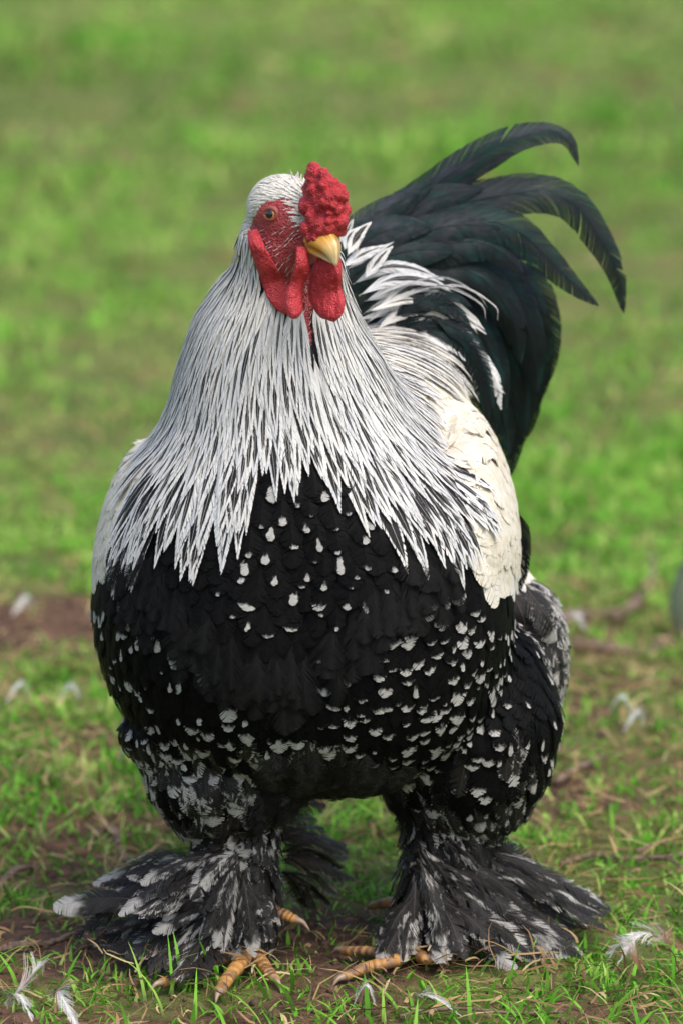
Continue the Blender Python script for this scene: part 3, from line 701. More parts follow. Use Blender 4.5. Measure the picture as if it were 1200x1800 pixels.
def emit(group, bits, mat, part, name, limit=300, parent=None, sub=True):
    """bits: list of (V,F,U,P, weight). The largest `limit` become parts of their own, the rest one mass."""
    order = sorted(range(len(bits)), key=lambda i: -bits[i][4]); big = set(order[:limit]) if limit else set()
    fb = FB()
    for i, b in enumerate(bits):
        if i not in big: fb.add(*b[:4])
    if fb.n:
        V, F, U, Pm = fb.get(); g = kid(group, V, F, mat, parent, {'fuv': U, 'fpar': Pm}); g['kind'] = 'stuff'
    else: g = empty(group, (0, 0, 0), rooster if parent is None else parent)
    for i in sorted(big):
        V, F, U, Pm = bits[i][:4]; kid(name, V, F, mat, g, {'fuv': U, 'fpar': Pm})
    return g
def seen(cl, nr, L, W):
    """how large it shows from the front: faces the camera, and is near"""
    n = nr[len(nr) // 2]; v = nrm(cam_pos - cl[len(cl) // 2]); return max(0.0, n @ v) * L * W + 1e-9 * rng.random()
# --- regions
TIPX = [150, 185, 200, 250, 300, 345, 400, 440, 490, 520, 548, 590, 640, 705, 760, 810, 835, 860, 900]
TIPY = [890, 975, 1015, 1030, 1038, 1036, 1000, 948, 890, 866, 848, 930, 995, 1025, 1010, 985, 945, 880, 760]
def on_torso(p): 
    c, w, y, d = torso(p[:, 2]); k = np.where(p[:, 2] > Z_NECK, 1.5, 1.08); return (np.abs(p[:, 0] - c) < w * k) & (np.abs(p[:, 1] - y) < d * k)
def hlen(row): return np.interp(row, [400, 450, 520, 600, 700, 830], [.020, .042, .066, .088, .105, .112])
def facial(p):
    p = np.atleast_2d(p); r = proj(p)
    return (np.linalg.norm(p - HC, axis=1) < .11) & (inpolys(proj(to_near(p)), FACE) | (np.abs(r[:, 0] - 538) < 12) & (r[:, 1] > 470) & (r[:, 1] < 610) & (p[:, 1] < -.03))
def t_hackle(p, n, q):
    back = n[:, 1] > .25
    tip = np.where(back & (np.abs(q[:, 0] - 520) < 300), 830, np.interp(q[:, 0], TIPX, TIPY))
    ok = on_torso(p) & (q[:, 1] > 395) & (q[:, 1] + hlen(q[:, 1]) / PIX * .93 < tip + 8)
    ok &= np.linalg.norm(p - HC, axis=1) > .030
    ok &= ~((p[:, 1] > .11) & (q[:, 0] < 255)) & ~((p[:, 1] > .125) & (q[:, 0] > 700))
    return ok & ~(facial(p) & ((q[:, 1] < 508) | (np.abs(q[:, 0] - 540) < 8)))
bits = []
hp, hn, hq = sample_surface(.0060, t_hackle)
o = np.argsort(-hq[:, 1])
for i in o:
    row = hq[i, 1]; L = hlen(row) * rng.uniform(.88, 1.1); low = np.clip((row - 480) / 330, 0, 1)
    W = (.0035 + .0052 * low) * rng.uniform(.85, 1.2)
    cl, nr = trace(hp[i], hn[i], flow_torso, L, .0015 + .0006 * rng.random(), .005 + .004 * low, 7, .02, rng.normal(0, .03), 0)
    ch = nrm(cl[-1] - cl[0]); fl_ = nrm(flow_torso(hp[i])); tq = proj(cl[-1])
    if ch @ fl_ < .88 and row > 480 or tq[0] > 885 or tq[0] < np.interp(tq[1], [700, 760, 850, 950, 1050], [245, 226, 196, 184, 182]) or ch[2] > -.5 and row > 520: continue
    edge_ = np.clip((tq[1] - np.interp(tq[0], TIPX, TIPY) + 150) / 100, 0, 1)
    par = (rng.random(), (.31 + .26 * low + .26 * edge_) * rng.uniform(.55, 1.25), .22 * rng.random() + (.25 if row < 500 else 0))
    f = feather(cl, nr, W, 34 if hn[i, 1] < .2 else 14, prof_hackle, par, .26, .13, .08, .10, 2, .03, .005, .05)
    bits.append((*f, seen(cl, nr, L, W)))
print('hackle', len(bits))
hackle = emit('hackle', bits, M_hackle, None, 'hackle_feather')

# crown and short feathers round the face
def flow_head(p): return -h_f * .9 + np.array([0, 0, -.35]) + nrm(p - HC) * .1
def t_crown(p, n, q):
    d = np.linalg.norm(p - HC, axis=1); ok = (d < .062) & (q[:, 1] < 440) & ((p - HC) @ h_f < .045)
    return ok & ~facial(p)
bits = []
for p, n, q in zip(*sample_surface(.0023, t_crown)):
    L = rng.uniform(.009, .014); cl, nr = trace(p, n, flow_head, L, .0004, .0016, 3, .08)
    bits.append((*feather(cl, nr, .0012, 5, prof_lance, (rng.random() * .5, 0, rng.uniform(.2, .8)), .3, .3, .4, .2, 1, .2, 0, 0), 0))
for k in range(5):
    p = snap(P(516 + 5 * k, 312, -.06))[0]; d = nrm(np.array([rng.normal(-.1, .25), rng.normal(0, .3), 1])); cl = p + np.outer(np.linspace(0, rng.uniform(.006, .011), 4), d)
    bits.append((*feather(cl, np.tile([0, -1.0, 0], (4, 1)), .0012, 5, prof_lance, (.2, 0, .4), .3, .2, .3, .2, 1), 0))
emit('crown_plumage', bits, M_hackle, None, '', 0)
# bristles on the red cheek, throat and brow
def t_bristle(p, n, q):
    d = np.linalg.norm(p - HC, axis=1); ok = (d < .11) & ((q[:, 0] < 545) & (q[:, 1] > 395) | (q[:, 0] > 508) & (q[:, 0] < 545) & (q[:, 1] > 355)| (q[:, 1] > 470)); return ok & facial(p)
bits = []
def flow_cheek(p): return -h_f * .75 + np.array([0, 0, -.6])
for p, n, q in zip(*sample_surface(.0036, t_bristle)):
    if rng.random() < .5: continue
    L = rng.uniform(.004, .008); cl, nr = trace(p, n, flow_cheek, L, .0002, .0024, 3, .22)
    bits.append((*feather(cl, nr, .00036, 3, prof_lance, (rng.random(), 0, .2), .4, .2, .4, .2, 1, .1, 0, .3), 0))
emit('face_bristles', bits, M_hackle, None, '', 0)

# --- wings: cream shoulders

def tip_guess(p, d, L): return proj(p + nrm(d) * L)
flow_wr = lambda p: np.array([.16, .35, -1.0]) if p[2] < .5 else np.array([.5, .45, -.75])
flow_wl = lambda p: np.array([-.10, .35, -1.0])
def t_cream(p, n, q):
    ok = (q[:, 1] > 640) & (q[:, 1] < 1060) & (p[:, 2] > .30); right = p[:, 0] > 0
    d = np.where(right[:, None], np.where((p[:, 2] < .5)[:, None], np.array([.16, .35, -1.0]), np.array([.5, .45, -.75])), np.array([-.10, .35, -1.0]))
    tq = proj(p + nrm(d) * .035); back = (n[:, 1] > .30) & (q[:, 1] < 950)
    return ok & (back | (q[:, 0] < 275) & (p[:, 1] > .06) & (q[:, 1] < 960) | np.where(right, inpolys(tq, CR), inpolys(tq, CLp)))
wr, wl = [], []
for p, n, q in zip(*sample_surface(.0105, t_cream)):
    right = p[0] > -.02; fl = flow_wr if right else flow_wl
    L = rng.uniform(.05, .068); W = rng.uniform(.012, .017); cl, nr = trace(p, n, fl, L, .001 + .0003 * rng.random(), .0045, 6, .04)
    f = feather(cl, nr, W, 22 if n[1] < .3 else 12, prof_round, (rng.random(), 0, rng.random() * (1 if q[1] > 930 else .3)), .34, .14, .05, .08, 2, .015, .006)
    (wr if right else wl).append((*f, seen(cl, nr, L, W)))
print('cream', len(wr), len(wl))
wing_r = emit('wing', wr, M_cream, None, 'shoulder_feather', 150); wing_l = emit('wing', wl, M_cream, None, 'shoulder_feather', 60)
# dark flight feathers under the cream shoulder
bits = []
for (pts, y, W) in (([(905, 915), (914, 980), (905, 1040), (880, 1078)], .12, .011), ([(890, 960), (900, 1010), (888, 1060), (868, 1080)], .10, .011), ([(912, 900), (921, 960), (919, 1010), (910, 1040)], .15, .010), ([(868, 990), (878, 1030), (866, 1062), (856, 1074)], .085, .010), ([(850, 990), (868, 1020), (880, 1055)], .09, .009)):
    cl = spline([P(a, b, y) for a, b in pts], 8); f = feather(cl, np.tile([.45, -.8, .2], (8, 1)), W, 40, prof_sickle, (rng.random(), 0, 0), .2, .1, .12, .3, 2, .04)
    kid('flight_feather', f[0], f[1], M_spangle, wing_r, {'fuv': f[2], 'fpar': f[3]})

# --- breast, belly, thighs: black feathers with white tips
V_CENTRE = [(430, 880), (500, 860), (640, 900), (700, 960), (700, 1060), (640, 1090), (600, 1120), (520, 1140), (430, 1165), (380, 1110), (370, 1030)]
R_SCALE = [(545, 1215), (640, 1190), (660, 1130), (740, 1080), (760, 1030), (880, 1050), (900, 1240), (870, 1390), (640, 1400), (560, 1330)]
L_LOW = [(150, 1010), (225, 1020), (260, 1120), (330, 1180), (400, 1240), (560, 1290), (570, 1345), (420, 1330), (300, 1280), (220, 1230), (150, 1110)]
def tip_par(q):
    a = tip_amount(q); band = inpoly(q, R_SCALE) and rng.random() < .88 or (q[1] > 1300 or q[0] < 560 and q[1] > 1050) and rng.random() < .5
    return (rng.random(), a, rng.uniform(.55, 1) if band else rng.uniform(0, .45))
def tip_amount(q):
    if inpoly(q, V_CENTRE): return (rng.uniform(.05, .20) if rng.random() < .78 else rng.uniform(.2, .38)) if rng.random() < .15 + 1.1 * float(fbm(q[0] / 42, q[1] / 60, 2)) else 0
    if inpoly(q, R_SCALE): return rng.uniform(.05, .21) * (1.12 if q[0] > 700 else .85) if rng.random() < .45 + .9 * float(fbm(q[0] / 50 + 3, q[1] / 35, 2)) else .0
    if inpoly(q, L_LOW): return rng.uniform(.05, .32) if rng.random() < 1.15 * float(fbm(q[0] / 40 + 9, q[1] / 40, 2)) else 0
    if 1050 < q[1] and (q[0] < 215 or q[0] > 870): return rng.uniform(.1, .26) if rng.random() < .5 else 0
    if 1290 < q[1]: return rng.uniform(.08, .24) if rng.random() < .6 else 0
    return rng.uniform(.06, .14) if rng.random() < .05 else 0
def t_rest(p, n, q):
    ok = (q[:, 1] > 780) & (p[:, 2] > .13)
    tip = np.interp(q[:, 0], TIPX, TIPY); ok &= (q[:, 1] > tip - 130) & ((n[:, 1] < .15) | (q[:, 1] > 940))
    ok &= ~((n[:, 1] > .3) & (q[:, 1] < 930)); ok &= ~((q[:, 0] > 850) & (q[:, 1] < 930)); ok &= ~((q[:, 0] < 190) & (q[:, 1] < 930))
    return ok & (~(inpolys(q, CR) | inpolys(q, CLp)) | (q[:, 0] < 760) & (q[:, 0] > 230) | (q[:, 1] > 1060))
def flow_rest(p):
    f = nrm(flow_torso(p)); 
    if p[2] < .30: f = f * .5 + np.array([0, .1, -1.0])
    return f + np.array([(p[0] - .0) * .8, 0, -.25])
bits = []; thl = []; thr = []; rear = []
for p, n, q in zip(*sample_surface(.0112, t_rest)):
    row = q[1]; L = rng.uniform(.040, .052); W = rng.uniform(.0105, .0135)
    cl, nr = trace(p, n, flow_rest, L, .001 + .0003 * rng.random(), .007, 6, .07 + .07 * float(np.clip((row - 1080) / 150, 0, 1)))
    tq = proj(cl[-1])
    if tq[0] > 888 and tq[1] > 1040 and p[1] > .08:
        par = (rng.random(), rng.uniform(.4, .95), rng.random()); f = feather(cl, nr, W * 1.15, 20, prof_round, par, .3, .4, .35, .3, 2, .12, .02); rear.append((*f, seen(cl, nr, L, W)))
    elif row > 1255 and (tq[0] < 600 or rng.random() < .5):
        if rng.random() < .7: par = (rng.random(), rng.uniform(.25, .8), rng.random()); thl.append((*feather(cl, nr, W, 18, prof_round, par, .3, .4, .4, .3, 2, .12, .02), 0))
        else: bits.append((*feather(cl, nr, W, 20, prof_round, tip_par(tq), .25, .22, .2, .3, 2, .10, .01), seen(cl, nr, L, W)))
    else:
        soft = float(np.clip((tq[1] - 1080) / 120, 0, 1)); f = feather(cl, nr, W, 24 if n[1] < .25 else 12, prof_round, tip_par(tq), .26 + .08 * soft, .22 + .22 * soft, .2 + .15 * soft, .12, 2, .03 + .05 * soft, .010 + .010 * soft); bits.append((*f, seen(cl, nr, L, W)))
print('breast', len(bits), 'thigh', len(thl), 'rear', len(rear))
emit('breast_plumage', bits, M_spangle, None, 'breast_feather'); emit('thigh_fluff', thl, M_mottle, None, 'thigh_feather', 60); emit('rear_fluff', rear, M_mottle, None, 'fluff_feather', 60)
# loose grey and white fluff feathers behind the far thigh
rear_g = [o for o in rooster.children if o.name.startswith('rear_fluff')][0]
rq = np.random.default_rng(8)
for k in range(34):
    t = k / 33; a = np.array([905 + 40 * t * rq.random(), 1040 + 190 * t]) + rq.normal(0, 8, 2); ln = rq.uniform(70, 120); dr = nrm([rq.uniform(.25, .75) * (1 - .9 * t), 1.0]); b = a + dr * ln
    b[0] = min(b[0], np.interp(b[1], [1040, 1120, 1195, 1250, 1300, 1400], [945, 975, 1004, 1003, 985, 955])); mdl = (a + b) / 2 + [8 * (1 - t), 0]
    y = .10 + .06 * rq.random(); cl = spline([P(*a, y), P(*mdl, y - .012), P(*b, y)], 10); nv = np.tile(nrm(np.array([.45, -.85, .25]) + rq.normal(0, .12, 3)), (10, 1))
    f = feather(cl, nv, rq.uniform(.011, .019), 34, prof_round, (rq.random(), rq.uniform(.3, 1.1) if rq.random() < .6 else .1, rq.random()), .3, .4, .3, .3, 2, .10, .02, .03, rg=rq)
    kid('fluff_feather', f[0], f[1], M_mottle, rear_g, {'fuv': f[2], 'fpar': f[3]})
# soft black down over the two breast lobes and under the hackle
D1 = [(215, 960), (285, 950), (350, 1050), (430, 1120), (540, 1125), (570, 1160), (520, 1210), (420, 1165), (320, 1090), (240, 1030)]
D2 = [(560, 1110), (640, 1040), (700, 950), (765, 945), (780, 975), (700, 1040), (640, 1100), (590, 1150)]
D3 = [(480, 1290), (740, 1330), (700, 1400), (560, 1400), (420, 1380)]
def t_down(p, n, q): return (n[:, 1] < .2) & (inpolys(q, D1) | inpolys(q, D2) | inpolys(q, D3))
bits = []
for p, n, q in zip(*sample_surface(.0095, t_down)):
    low = inpoly(q, D3); L = rng.uniform(.035, .055); cl, nr = trace(p, n, flow_rest, L, .003 + .002 * rng.random(), .010, 6, .12, rng.normal(0, .15))
    bits.append((*feather(cl, nr, rng.uniform(.012, .017), 40, prof_round, (rng.random(), rng.uniform(0, .35) if low else rng.uniform(0, .02), 0), .45, .5, .6, .12, 2, .12, .015, .015), 0))
emit('black_down', bits, M_down, None, '', 0)

# --- saddle
bits = []
def flow_sad(p): return np.array([.75, .45, -.15 - max(0, (p[0] - .04)) * 5])
def t_sad(p, n, q): return (p[:, 1] > .06) & (q[:, 1] < 790) & (q[:, 1] > 470) & (q[:, 0] > 560) & (p[:, 2] > .42)
for p, n, q in zip(*sample_surface(.0095, t_sad)):
    L = rng.uniform(.075, .115); W = rng.uniform(.0045, .0075); cl, nr = trace(p, n, flow_sad, L, .003 + .001 * rng.random(), .012, 7, .06, rng.normal(-.1, .12), .012)
    if proj(cl[-1])[1] > 712: continue
    f = feather(cl, nr, W, 36, prof_hackle, (rng.random(), rng.uniform(.3, .65), rng.uniform(.3, .9)), .2, .22, .2, .12, 2, .04, .008, .05); bits.append((*f, seen(cl, nr, L, W)))
print('saddle', len(bits))
saddle = emit('saddle', bits, M_hackle, None, 'saddle_feather', 150)
def guided(pts, ya, yb, W, nb, prof, par, nrmv, mat, name, parent, jit=0, **kw):
    n = len(pts); c = np.array([P(a, b, ya + (yb - ya) * i / (n - 1)) for i, (a, b) in enumerate(pts)]); c = c + rng.normal(0, jit, c.shape) if jit else c
    cl = spline(c, 18); nv = np.asarray(nrmv, float); nv = np.tile(nv, (18, 1)) if nv.ndim == 1 else nv
    f = feather(cl, nv, W, nb, prof, par, **kw); return kid(name, f[0], f[1], mat, parent, {'fuv': f[2], 'fpar': f[3]})
sad_list = [([(600, 470), (640, 445), (680, 430)], .006), ([(620, 500), (670, 470), (720, 470), (780, 492)], .007), ([(630, 520), (690, 490), (760, 495), (795, 515)], .007), ([(650, 560), (700, 520), (770, 520), (830, 560), (852, 582)], .007),
            ([(660, 580), (710, 545), (770, 545), (815, 585)], .0075), ([(665, 545), (700, 515), (745, 500), (790, 505)], .0065), ([(610, 450), (630, 410), (652, 390)], .006), ([(605, 440), (615, 415), (632, 398)], .005), ([(640, 490), (668, 452), (690, 432)], .006),
            ([(690, 600), (740, 590), (800, 600), (850, 640), (882, 690)], .012), ([(700, 580), (760, 570), (820, 610), (866, 660), (880, 720)], .012), ([(690, 570), (740, 556), (800, 570), (845, 610)], .008), ([(640, 530), (690, 510), (730, 512), (765, 530)], .006)]
rs = np.random.default_rng(12)
for k in range(16):                                 # more of the same between the drawn ones
    a, W = sad_list[rs.integers(len(sad_list))]; sh = rs.normal(0, 14, 2); sad_list.append(([(x + sh[0] + rs.normal(0, 4), y + sh[1] + rs.normal(0, 4)) for x, y in a], W * rs.uniform(.5, .85)))
for pts, W in sad_list:
    guided(pts, rng.uniform(.175, .2), .2, W * 1.05, 60, prof_hackle, (rng.uniform(.4, 1), rng.uniform(.2, .55), rng.uniform(.1, .5)), (.1, -.75, .65), M_hackle, 'saddle_feather', saddle, 0, fray=.2, gap=.15, ruffle=.08, split=.008)

# --- tail
tail = empty('tail', (0, 0, 0), rooster)
TL = [
    ([(690, 520), (800, 470), (880, 490), (930, 560), (945, 650), (935, 730)], .31, .36, .030, 0), ([(690, 520), (790, 500), (865, 530), (912, 620), (922, 720), (900, 800)], .30, .34, .030, 0),
    ([(680, 520), (780, 520), (845, 570), (888, 660), (900, 760), (898, 836)], .29, .32, .029, 0), ([(700, 470), (820, 425), (905, 455), (950, 540), (960, 620), (945, 705)], .30, .35, .026, .25),
    ([(690, 500), (790, 450), (870, 460), (925, 530), (948, 610), (950, 690)], .28, .32, .026, 0), ([(720, 560), (800, 560), (855, 640), (880, 720), (895, 800)], .27, .29, .027, 0),
    ([(700, 530), (800, 510), (880, 570), (920, 660), (925, 760)], .265, .29, .026, 0), ([(710, 500), (810, 470), (890, 510), (930, 590), (945, 690)], .255, .28, .026, 0), ([(730, 600), (800, 600), (850, 680), (872, 760)], .255, .27, .024, 0),
    ([(690, 450), (790, 380), (880, 335), (948, 317)], .29, .33, .022, .5), ([(670, 430), (770, 370), (870, 345), (950, 335), (1010, 358), (1055, 420), (1084, 480), (1096, 552)], .27, .30, .0225, .35),
    ([(640, 410), (740, 345), (830, 280), (900, 243), (960, 231), (1000, 246), (1016, 292)], .28, .31, .0185, .9), ([(660, 470), (750, 415), (840, 388), (905, 402), (960, 452), (1008, 500), (1052, 538)], .24, .27, .0225, .2),
    ([(600, 470), (650, 405), (710, 350), (765, 318)], .25, .28, .016, 1.0), ([(596, 440), (630, 400), (680, 365), (740, 335)], .24, .27, .015, 1.0), ([(640, 480), (720, 420), (800, 395), (880, 400)], .235, .25, .020, .6), ([(620, 470), (690, 400), (760, 350), (850, 330)], .262, .28, .02, .7),
    ([(590, 520), (640, 470), (720, 440), (800, 440)], .222, .235, .024, .5), ([(600, 570), (660, 520), (740, 490), (820, 505)], .216, .23, .024, .2), ([(630, 620), (690, 570), (760, 550), (830, 590)], .21, .225, .024, 0), ([(600, 480), (640, 425), (700, 400), (760, 400)], .228, .24, .02, .8),
    ([(640, 430), (730, 365), (800, 310), (868, 282), (905, 268)], .29, .30, .015, .8), ([(680, 480), (780, 430), (860, 430), (920, 480)], .235, .25, .022, .1), ([(700, 510), (780, 470), (850, 490), (900, 560), (915, 640)], .235, .25, .022, 0), ([(705, 540), (770, 520), (830, 560), (870, 640), (890, 720)], .24, .25, .022, 0)]
for pts, ya, yb, W, g in TL:
    guided(pts, ya, yb, W, 220, prof_sickle, (rng.random(), 0, g), (.18, -.85, .5), M_tail, 'tail_feather', tail, 0, adv=.17, fray=.03, gap=.0, camber=.30, mid=3, ruffle=.03, split=.001, tears=1, rach=.025)
for pts, W in (([(740, 585), (790, 585), (830, 630), (852, 690), (858, 745)], .011), ([(690, 560), (740, 530), (800, 545), (830, 580)], .009), ([(760, 560), (820, 590), (850, 650), (868, 720)], .010), ([(680, 620), (720, 575), (770, 570), (800, 590)], .008), ([(690, 600), (730, 545), (790, 520), (830, 540)], .009)):
    guided(pts, .185, .19, W, 60, prof_sickle, (rng.random(), 0, .1), (.2, -.8, .5), M_tail, 'tail_covert', tail, 0, adv=.15, fray=.1, gap=.1, camber=.3, mid=2)

# --- feet
toe_m = Mat('toe_scales'); a = toe_m.attr('hp'); wv = toe_m.n('ShaderNodeTexWave'); wv.inputs['Scale'].default_value = 1.0; wv.inputs['Distortion'].default_value = 1.0
toe_m.l(toe_m.comb(toe_m.math('MULTIPLY', a[0], 3.4), 0), wv.inputs['Vector'])
c = toe_m.mix(toe_m.noise(150, detail=4), (.30, .135, .035), (.50, .27, .075)); c = toe_m.mix(toe_m.ss(wv.outputs['Fac'], .25, 0, 0, .3), c, (.25, .06, .025)); c = toe_m.mix(toe_m.ss(toe_m.noise(60, detail=5), .42, .62, 0, .85), c, (.13, .075, .05))
toe_m.set(Base_Color=c, Roughness=.55); toe_m.bump(wv.outputs['Fac'], .7, .0015)
claw_m = Mat('claw_horn'); claw_m.set(Base_Color=claw_m.mix(claw_m.noise(200), (.16, .10, .065), (.36, .26, .18)), Roughness=.4)
def toe(pts, r0, r1, parent):
    c = spline(pts, 22); t = np.linspace(0, 1, 22); rad = (r0 + (r1 - r0) * t) * (1 + .045 * np.cos(t * 4 * 2 * math.pi))
    V, F = tube(c, rad, 12, True, .82); A = np.concatenate([np.repeat(t, 12), [0, 1]]); o = kid('toe', V, F, toe_m.m, parent, {'hp': np.stack([A, A, A], -1)})
    d = nrm(c[-1] - c[-3]); cc = spline([c[-1] - d * .002, c[-1] + d * .007 + [0, 0, .001], c[-1] + d * .014 + [0, 0, -.004]], 8)
    V, F = tube(cc, np.linspace(r1 * .8, .0006, 8), 8); kid('claw', V, F, claw_m.m, o)
footL = empty('foot', (0, 0, 0), rooster); footR = empty('foot', (0, 0, 0), rooster)
def gp(px, py, z): return G(px, py, z)
aL = P(440, 1668, -.012); aR = P(728, 1672, .028)
toe([aL, gp(425, 1690, .014), gp(402, 1718, .010), gp(386, 1744, .006)], .0080, .0056, footL); toe([aL, gp(455, 1684, .014), gp(470, 1705, .010), gp(484, 1722, .006)], .0076, .0048, footL)
toe([aL, gp(380, 1690, .012), gp(330, 1712, .008), gp(285, 1728, .006)], .0075, .005, footL)
toe([P(446, 1610, .01), P(470, 1596, .0), P(496, 1606, -.01), P(520, 1617, -.015)], .0085, .0050, footL)
toe([aR, gp(695, 1680, .012), gp(650, 1673, .011), gp(604, 1671, .007)], .0078, .0050, footR); toe([aR, gp(688, 1690, .012), gp(645, 1700, .010), gp(604, 1718, .006)], .0078, .0052, footR)
toe([aR, gp(745, 1684, .010), gp(765, 1684, .007), gp(780, 1684, .005)], .0075, .005, footR); toe([P(730, 1610, .05), P(695, 1588, .08), P(672, 1588, .10), P(656, 1592, .115)], .008, .0045, footR)

def fan(parent, roots, tips, count, ylim, Wr, mat, name, par, curve=.02, seed=1, up=(0, -.55, .8), yroot=(0, .02), prof=prof_round, **kw):
    rg = np.random.default_rng(seed); tips = np.array(tips, float); roots = np.array(roots, float)
    for i in range(count):
        t = (i + rg.uniform(-.4, .4)) / max(1, count - 1); t = min(max(t, 0), 1); s = t * (len(tips) - 1); j = min(int(s), len(tips) - 2); tp = tips[j] + (tips[j + 1] - tips[j]) * (s - j) + rg.normal(0, 11, 2)
        s = min(max(t + rg.normal(0, .12), 0), 1) * (len(roots) - 1); j = min(int(s), len(roots) - 2); rp = roots[j] + (roots[j + 1] - roots[j]) * (s - j) + rg.normal(0, 5, 2)
        k = rg.uniform(.84, 1.03); tp = rp + (tp - rp) * k
        yt = min(G(tp[0], tp[1], .012)[1], rg.uniform(*ylim)); a = P(rp[0], rp[1], rg.uniform(*yroot)); b = P(tp[0], tp[1], yt); b[2] = max(b[2], .008)
        L = np.linalg.norm(b - a); mdl = (a + b) / 2 + np.array([0, -.2, 1]) * curve * L * rg.uniform(.3, 1.4) / .15 * .15 / .02 * .1
        cl = spline([a, mdl, b], 14); nv = nrm(np.array(up) + rg.normal(0, .18, 3)); W = rg.uniform(*Wr)
        f = feather(cl, np.tile(nv, (14, 1)), W, 80, prof, par(rg), adv=.26, fray=.42, gap=.25, camber=.25, mid=2, ruffle=.10, split=.022, rach=.03, rg=rg)
        kid(name, f[0], f[1], mat, parent, {'fuv': f[2], 'fpar': f[3]})
mot = lambda lo, hi, tipp: (lambda rg: (rg.random(), rg.uniform(lo, hi), 1.0 if rg.random() < tipp else 0.0))
fan(footL, [(395, 1520), (400, 1560), (415, 1610), (430, 1640)], [(235, 1535), (165, 1560), (135, 1590), (140, 1625), (170, 1660), (215, 1690), (280, 1722), (350, 1728)], 34, (.0, .05), (.011, .016), M_mottle, 'foot_feather', mot(.1, .65, .25), seed=3)
fan(footL, [(390, 1500), (400, 1540), (420, 1590), (440, 1630)], [(280, 1560), (230, 1585), (220, 1620), (250, 1655), (300, 1690), (360, 1705), (410, 1680)], 34, (-.05, .0), (.009, .014), M_mottle, 'foot_feather', mot(.15, .75, .25), seed=4, yroot=(-.03, -.01))
fan(footL, [(410, 1490), (430, 1530), (445, 1580)], [(340, 1590), (360, 1670), (405, 1695), (450, 1672), (466, 1610)], 30, (-.06, -.03), (.008, .012), M_mottle, 'foot_feather', mot(.15, .75, .2), seed=5, yroot=(-.04, -.025))
fan(footL, [(470, 1450), (490, 1500), (500, 1540)], [(555, 1440), (590, 1490), (622, 1530), (618, 1565), (585, 1600), (540, 1595)], 22, (.10, .16), (.010, .016), M_brown, 'foot_feather', mot(.1, .3, 0), seed=6, yroot=(.04, .06))
guided([(320, 1590), (230, 1580), (150, 1582), (94, 1597)], .0, .01, .0165, 70, prof_round, (.3, .3, 1.0), (0, -.6, .8), M_mottle, 'foot_feather', footL, fray=.2, split=.015, ruffle=.1)
fan(footR, [(800, 1480), (800, 1520), (790, 1570), (770, 1620)], [(900, 1490), (950, 1540), (985, 1560), (1040, 1595), (1072, 1614), (1062, 1640), (1040, 1672), (980, 1690), (900, 1694)], 30, (.06, .12), (.012, .018), M_mottle, 'foot_feather', mot(.15, .6, .6), seed=7, yroot=(.04, .06))
fan(footR, [(790, 1480), (780, 1530), (770, 1580), (760, 1630)], [(880, 1560), (930, 1610), (950, 1650), (900, 1680), (830, 1690), (760, 1690)], 26, (.02, .06), (.010, .015), M_mottle, 'foot_feather', mot(.15, .7, .35), seed=8, yroot=(.01, .03))
fan(footR, [(740, 1480), (735, 1530), (725, 1580), (720, 1620)], [(800, 1600), (790, 1670), (740, 1694), (695, 1690), (660, 1684), (658, 1650)], 30, (-.01, .02), (.008, .012), M_mottle, 'foot_feather', mot(.15, .7, .25), seed=9, yroot=(.0, .02))
# short feathers clothing the shanks
def t_shank(p, n, q): return (p[:, 2] > .02) & (p[:, 2] <= .155)
bits = []
for p, n, q in zip(*sample_surface(.0095, t_shank)):
    L = rng.uniform(.03, .048); cl, nr = trace(p, n, lambda p_: np.array([(-.25 if p_[0] < -.03 else .3), -.05, -1.0]), L, .001, .012, 5, .2)
    bits.append((*feather(cl, nr, rng.uniform(.007, .011), 20, prof_round, (rng.random(), rng.uniform(.1, .65), 1.0 if rng.random() < .15 else 0), .3, .4, .35, .3, 2, .12, .02), seen(cl, nr, L, .009)))
emit('shank_plumage', bits, M_mottle, None, 'shank_feather', 80)
# ------------------------------------------------------------------ things lying on the ground
def loose_feather(px, py, dx, dy, W, label, par=(.3, 0, 0), mat=None, bend=.2, seed=0, gap=.82, ruffle=.5, h=.02):
    rg = np.random.default_rng(seed + 50); a = G(px - dx / 2, py - dy / 2, .010); b = G(px + dx / 2, py + dy / 2, .012)
    o3 = a.copy(); side = nrm(np.cross(b - a, [0, 0, 1])); L = np.linalg.norm(b - a)
    pts = [a, (a * 2 + b) / 3 + side * bend * L * .6 + [0, 0, h * .8], (a + b * 2) / 3 + side * bend * L * .5 + [0, 0, h], b]
    cl = spline(pts, 14); nv = nrm(np.array([rg.normal(0, .2), -.5, .85]))
    V, F, U, Pm = feather(cl, np.tile(nv, (14, 1)), W, 90, prof_lance, par, .35, .6, gap, -.2, 3, ruffle, .05, .025, rg=rg, curl=.35)
    o = mesh_obj('loose_feather', V - o3, F, mat or M_white, attrs={'fuv': U, 'fpar': Pm}); o.location = o3
    tag(o, label, 'feather', 'shed feathers lying on the grass'); return o
loose_feather(1150, 1688, -130, 14, .017, 'curly white downy feather with a brown end at the lower right edge', (.4, 1, 0), seed=1, h=.022)
loose_feather(1095, 1700, -60, -20, .010, 'small brown and white feather tuft beside the curly white one', (.7, 1, 0), seed=2)
loose_feather(775, 1768, 70, 36, .007, 'thin white wisp of down in the grass below the spread foot', (.2, 0, 0), seed=3, bend=.35, h=.012)
loose_feather(48, 1735, 60, -50, .012, 'greyish translucent feather standing in the lower left corner', (.8, .6, 0), seed=4)
loose_feather(38, 1785, 40, 20, .011, 'fluffy white down at the very bottom of the lower left corner', (.1, 0, 0), seed=5)
loose_feather(128, 1782, 20, 56, .015, 'white feather with a rusty brown centre at the bottom left', (.6, 1, 0), seed=6)
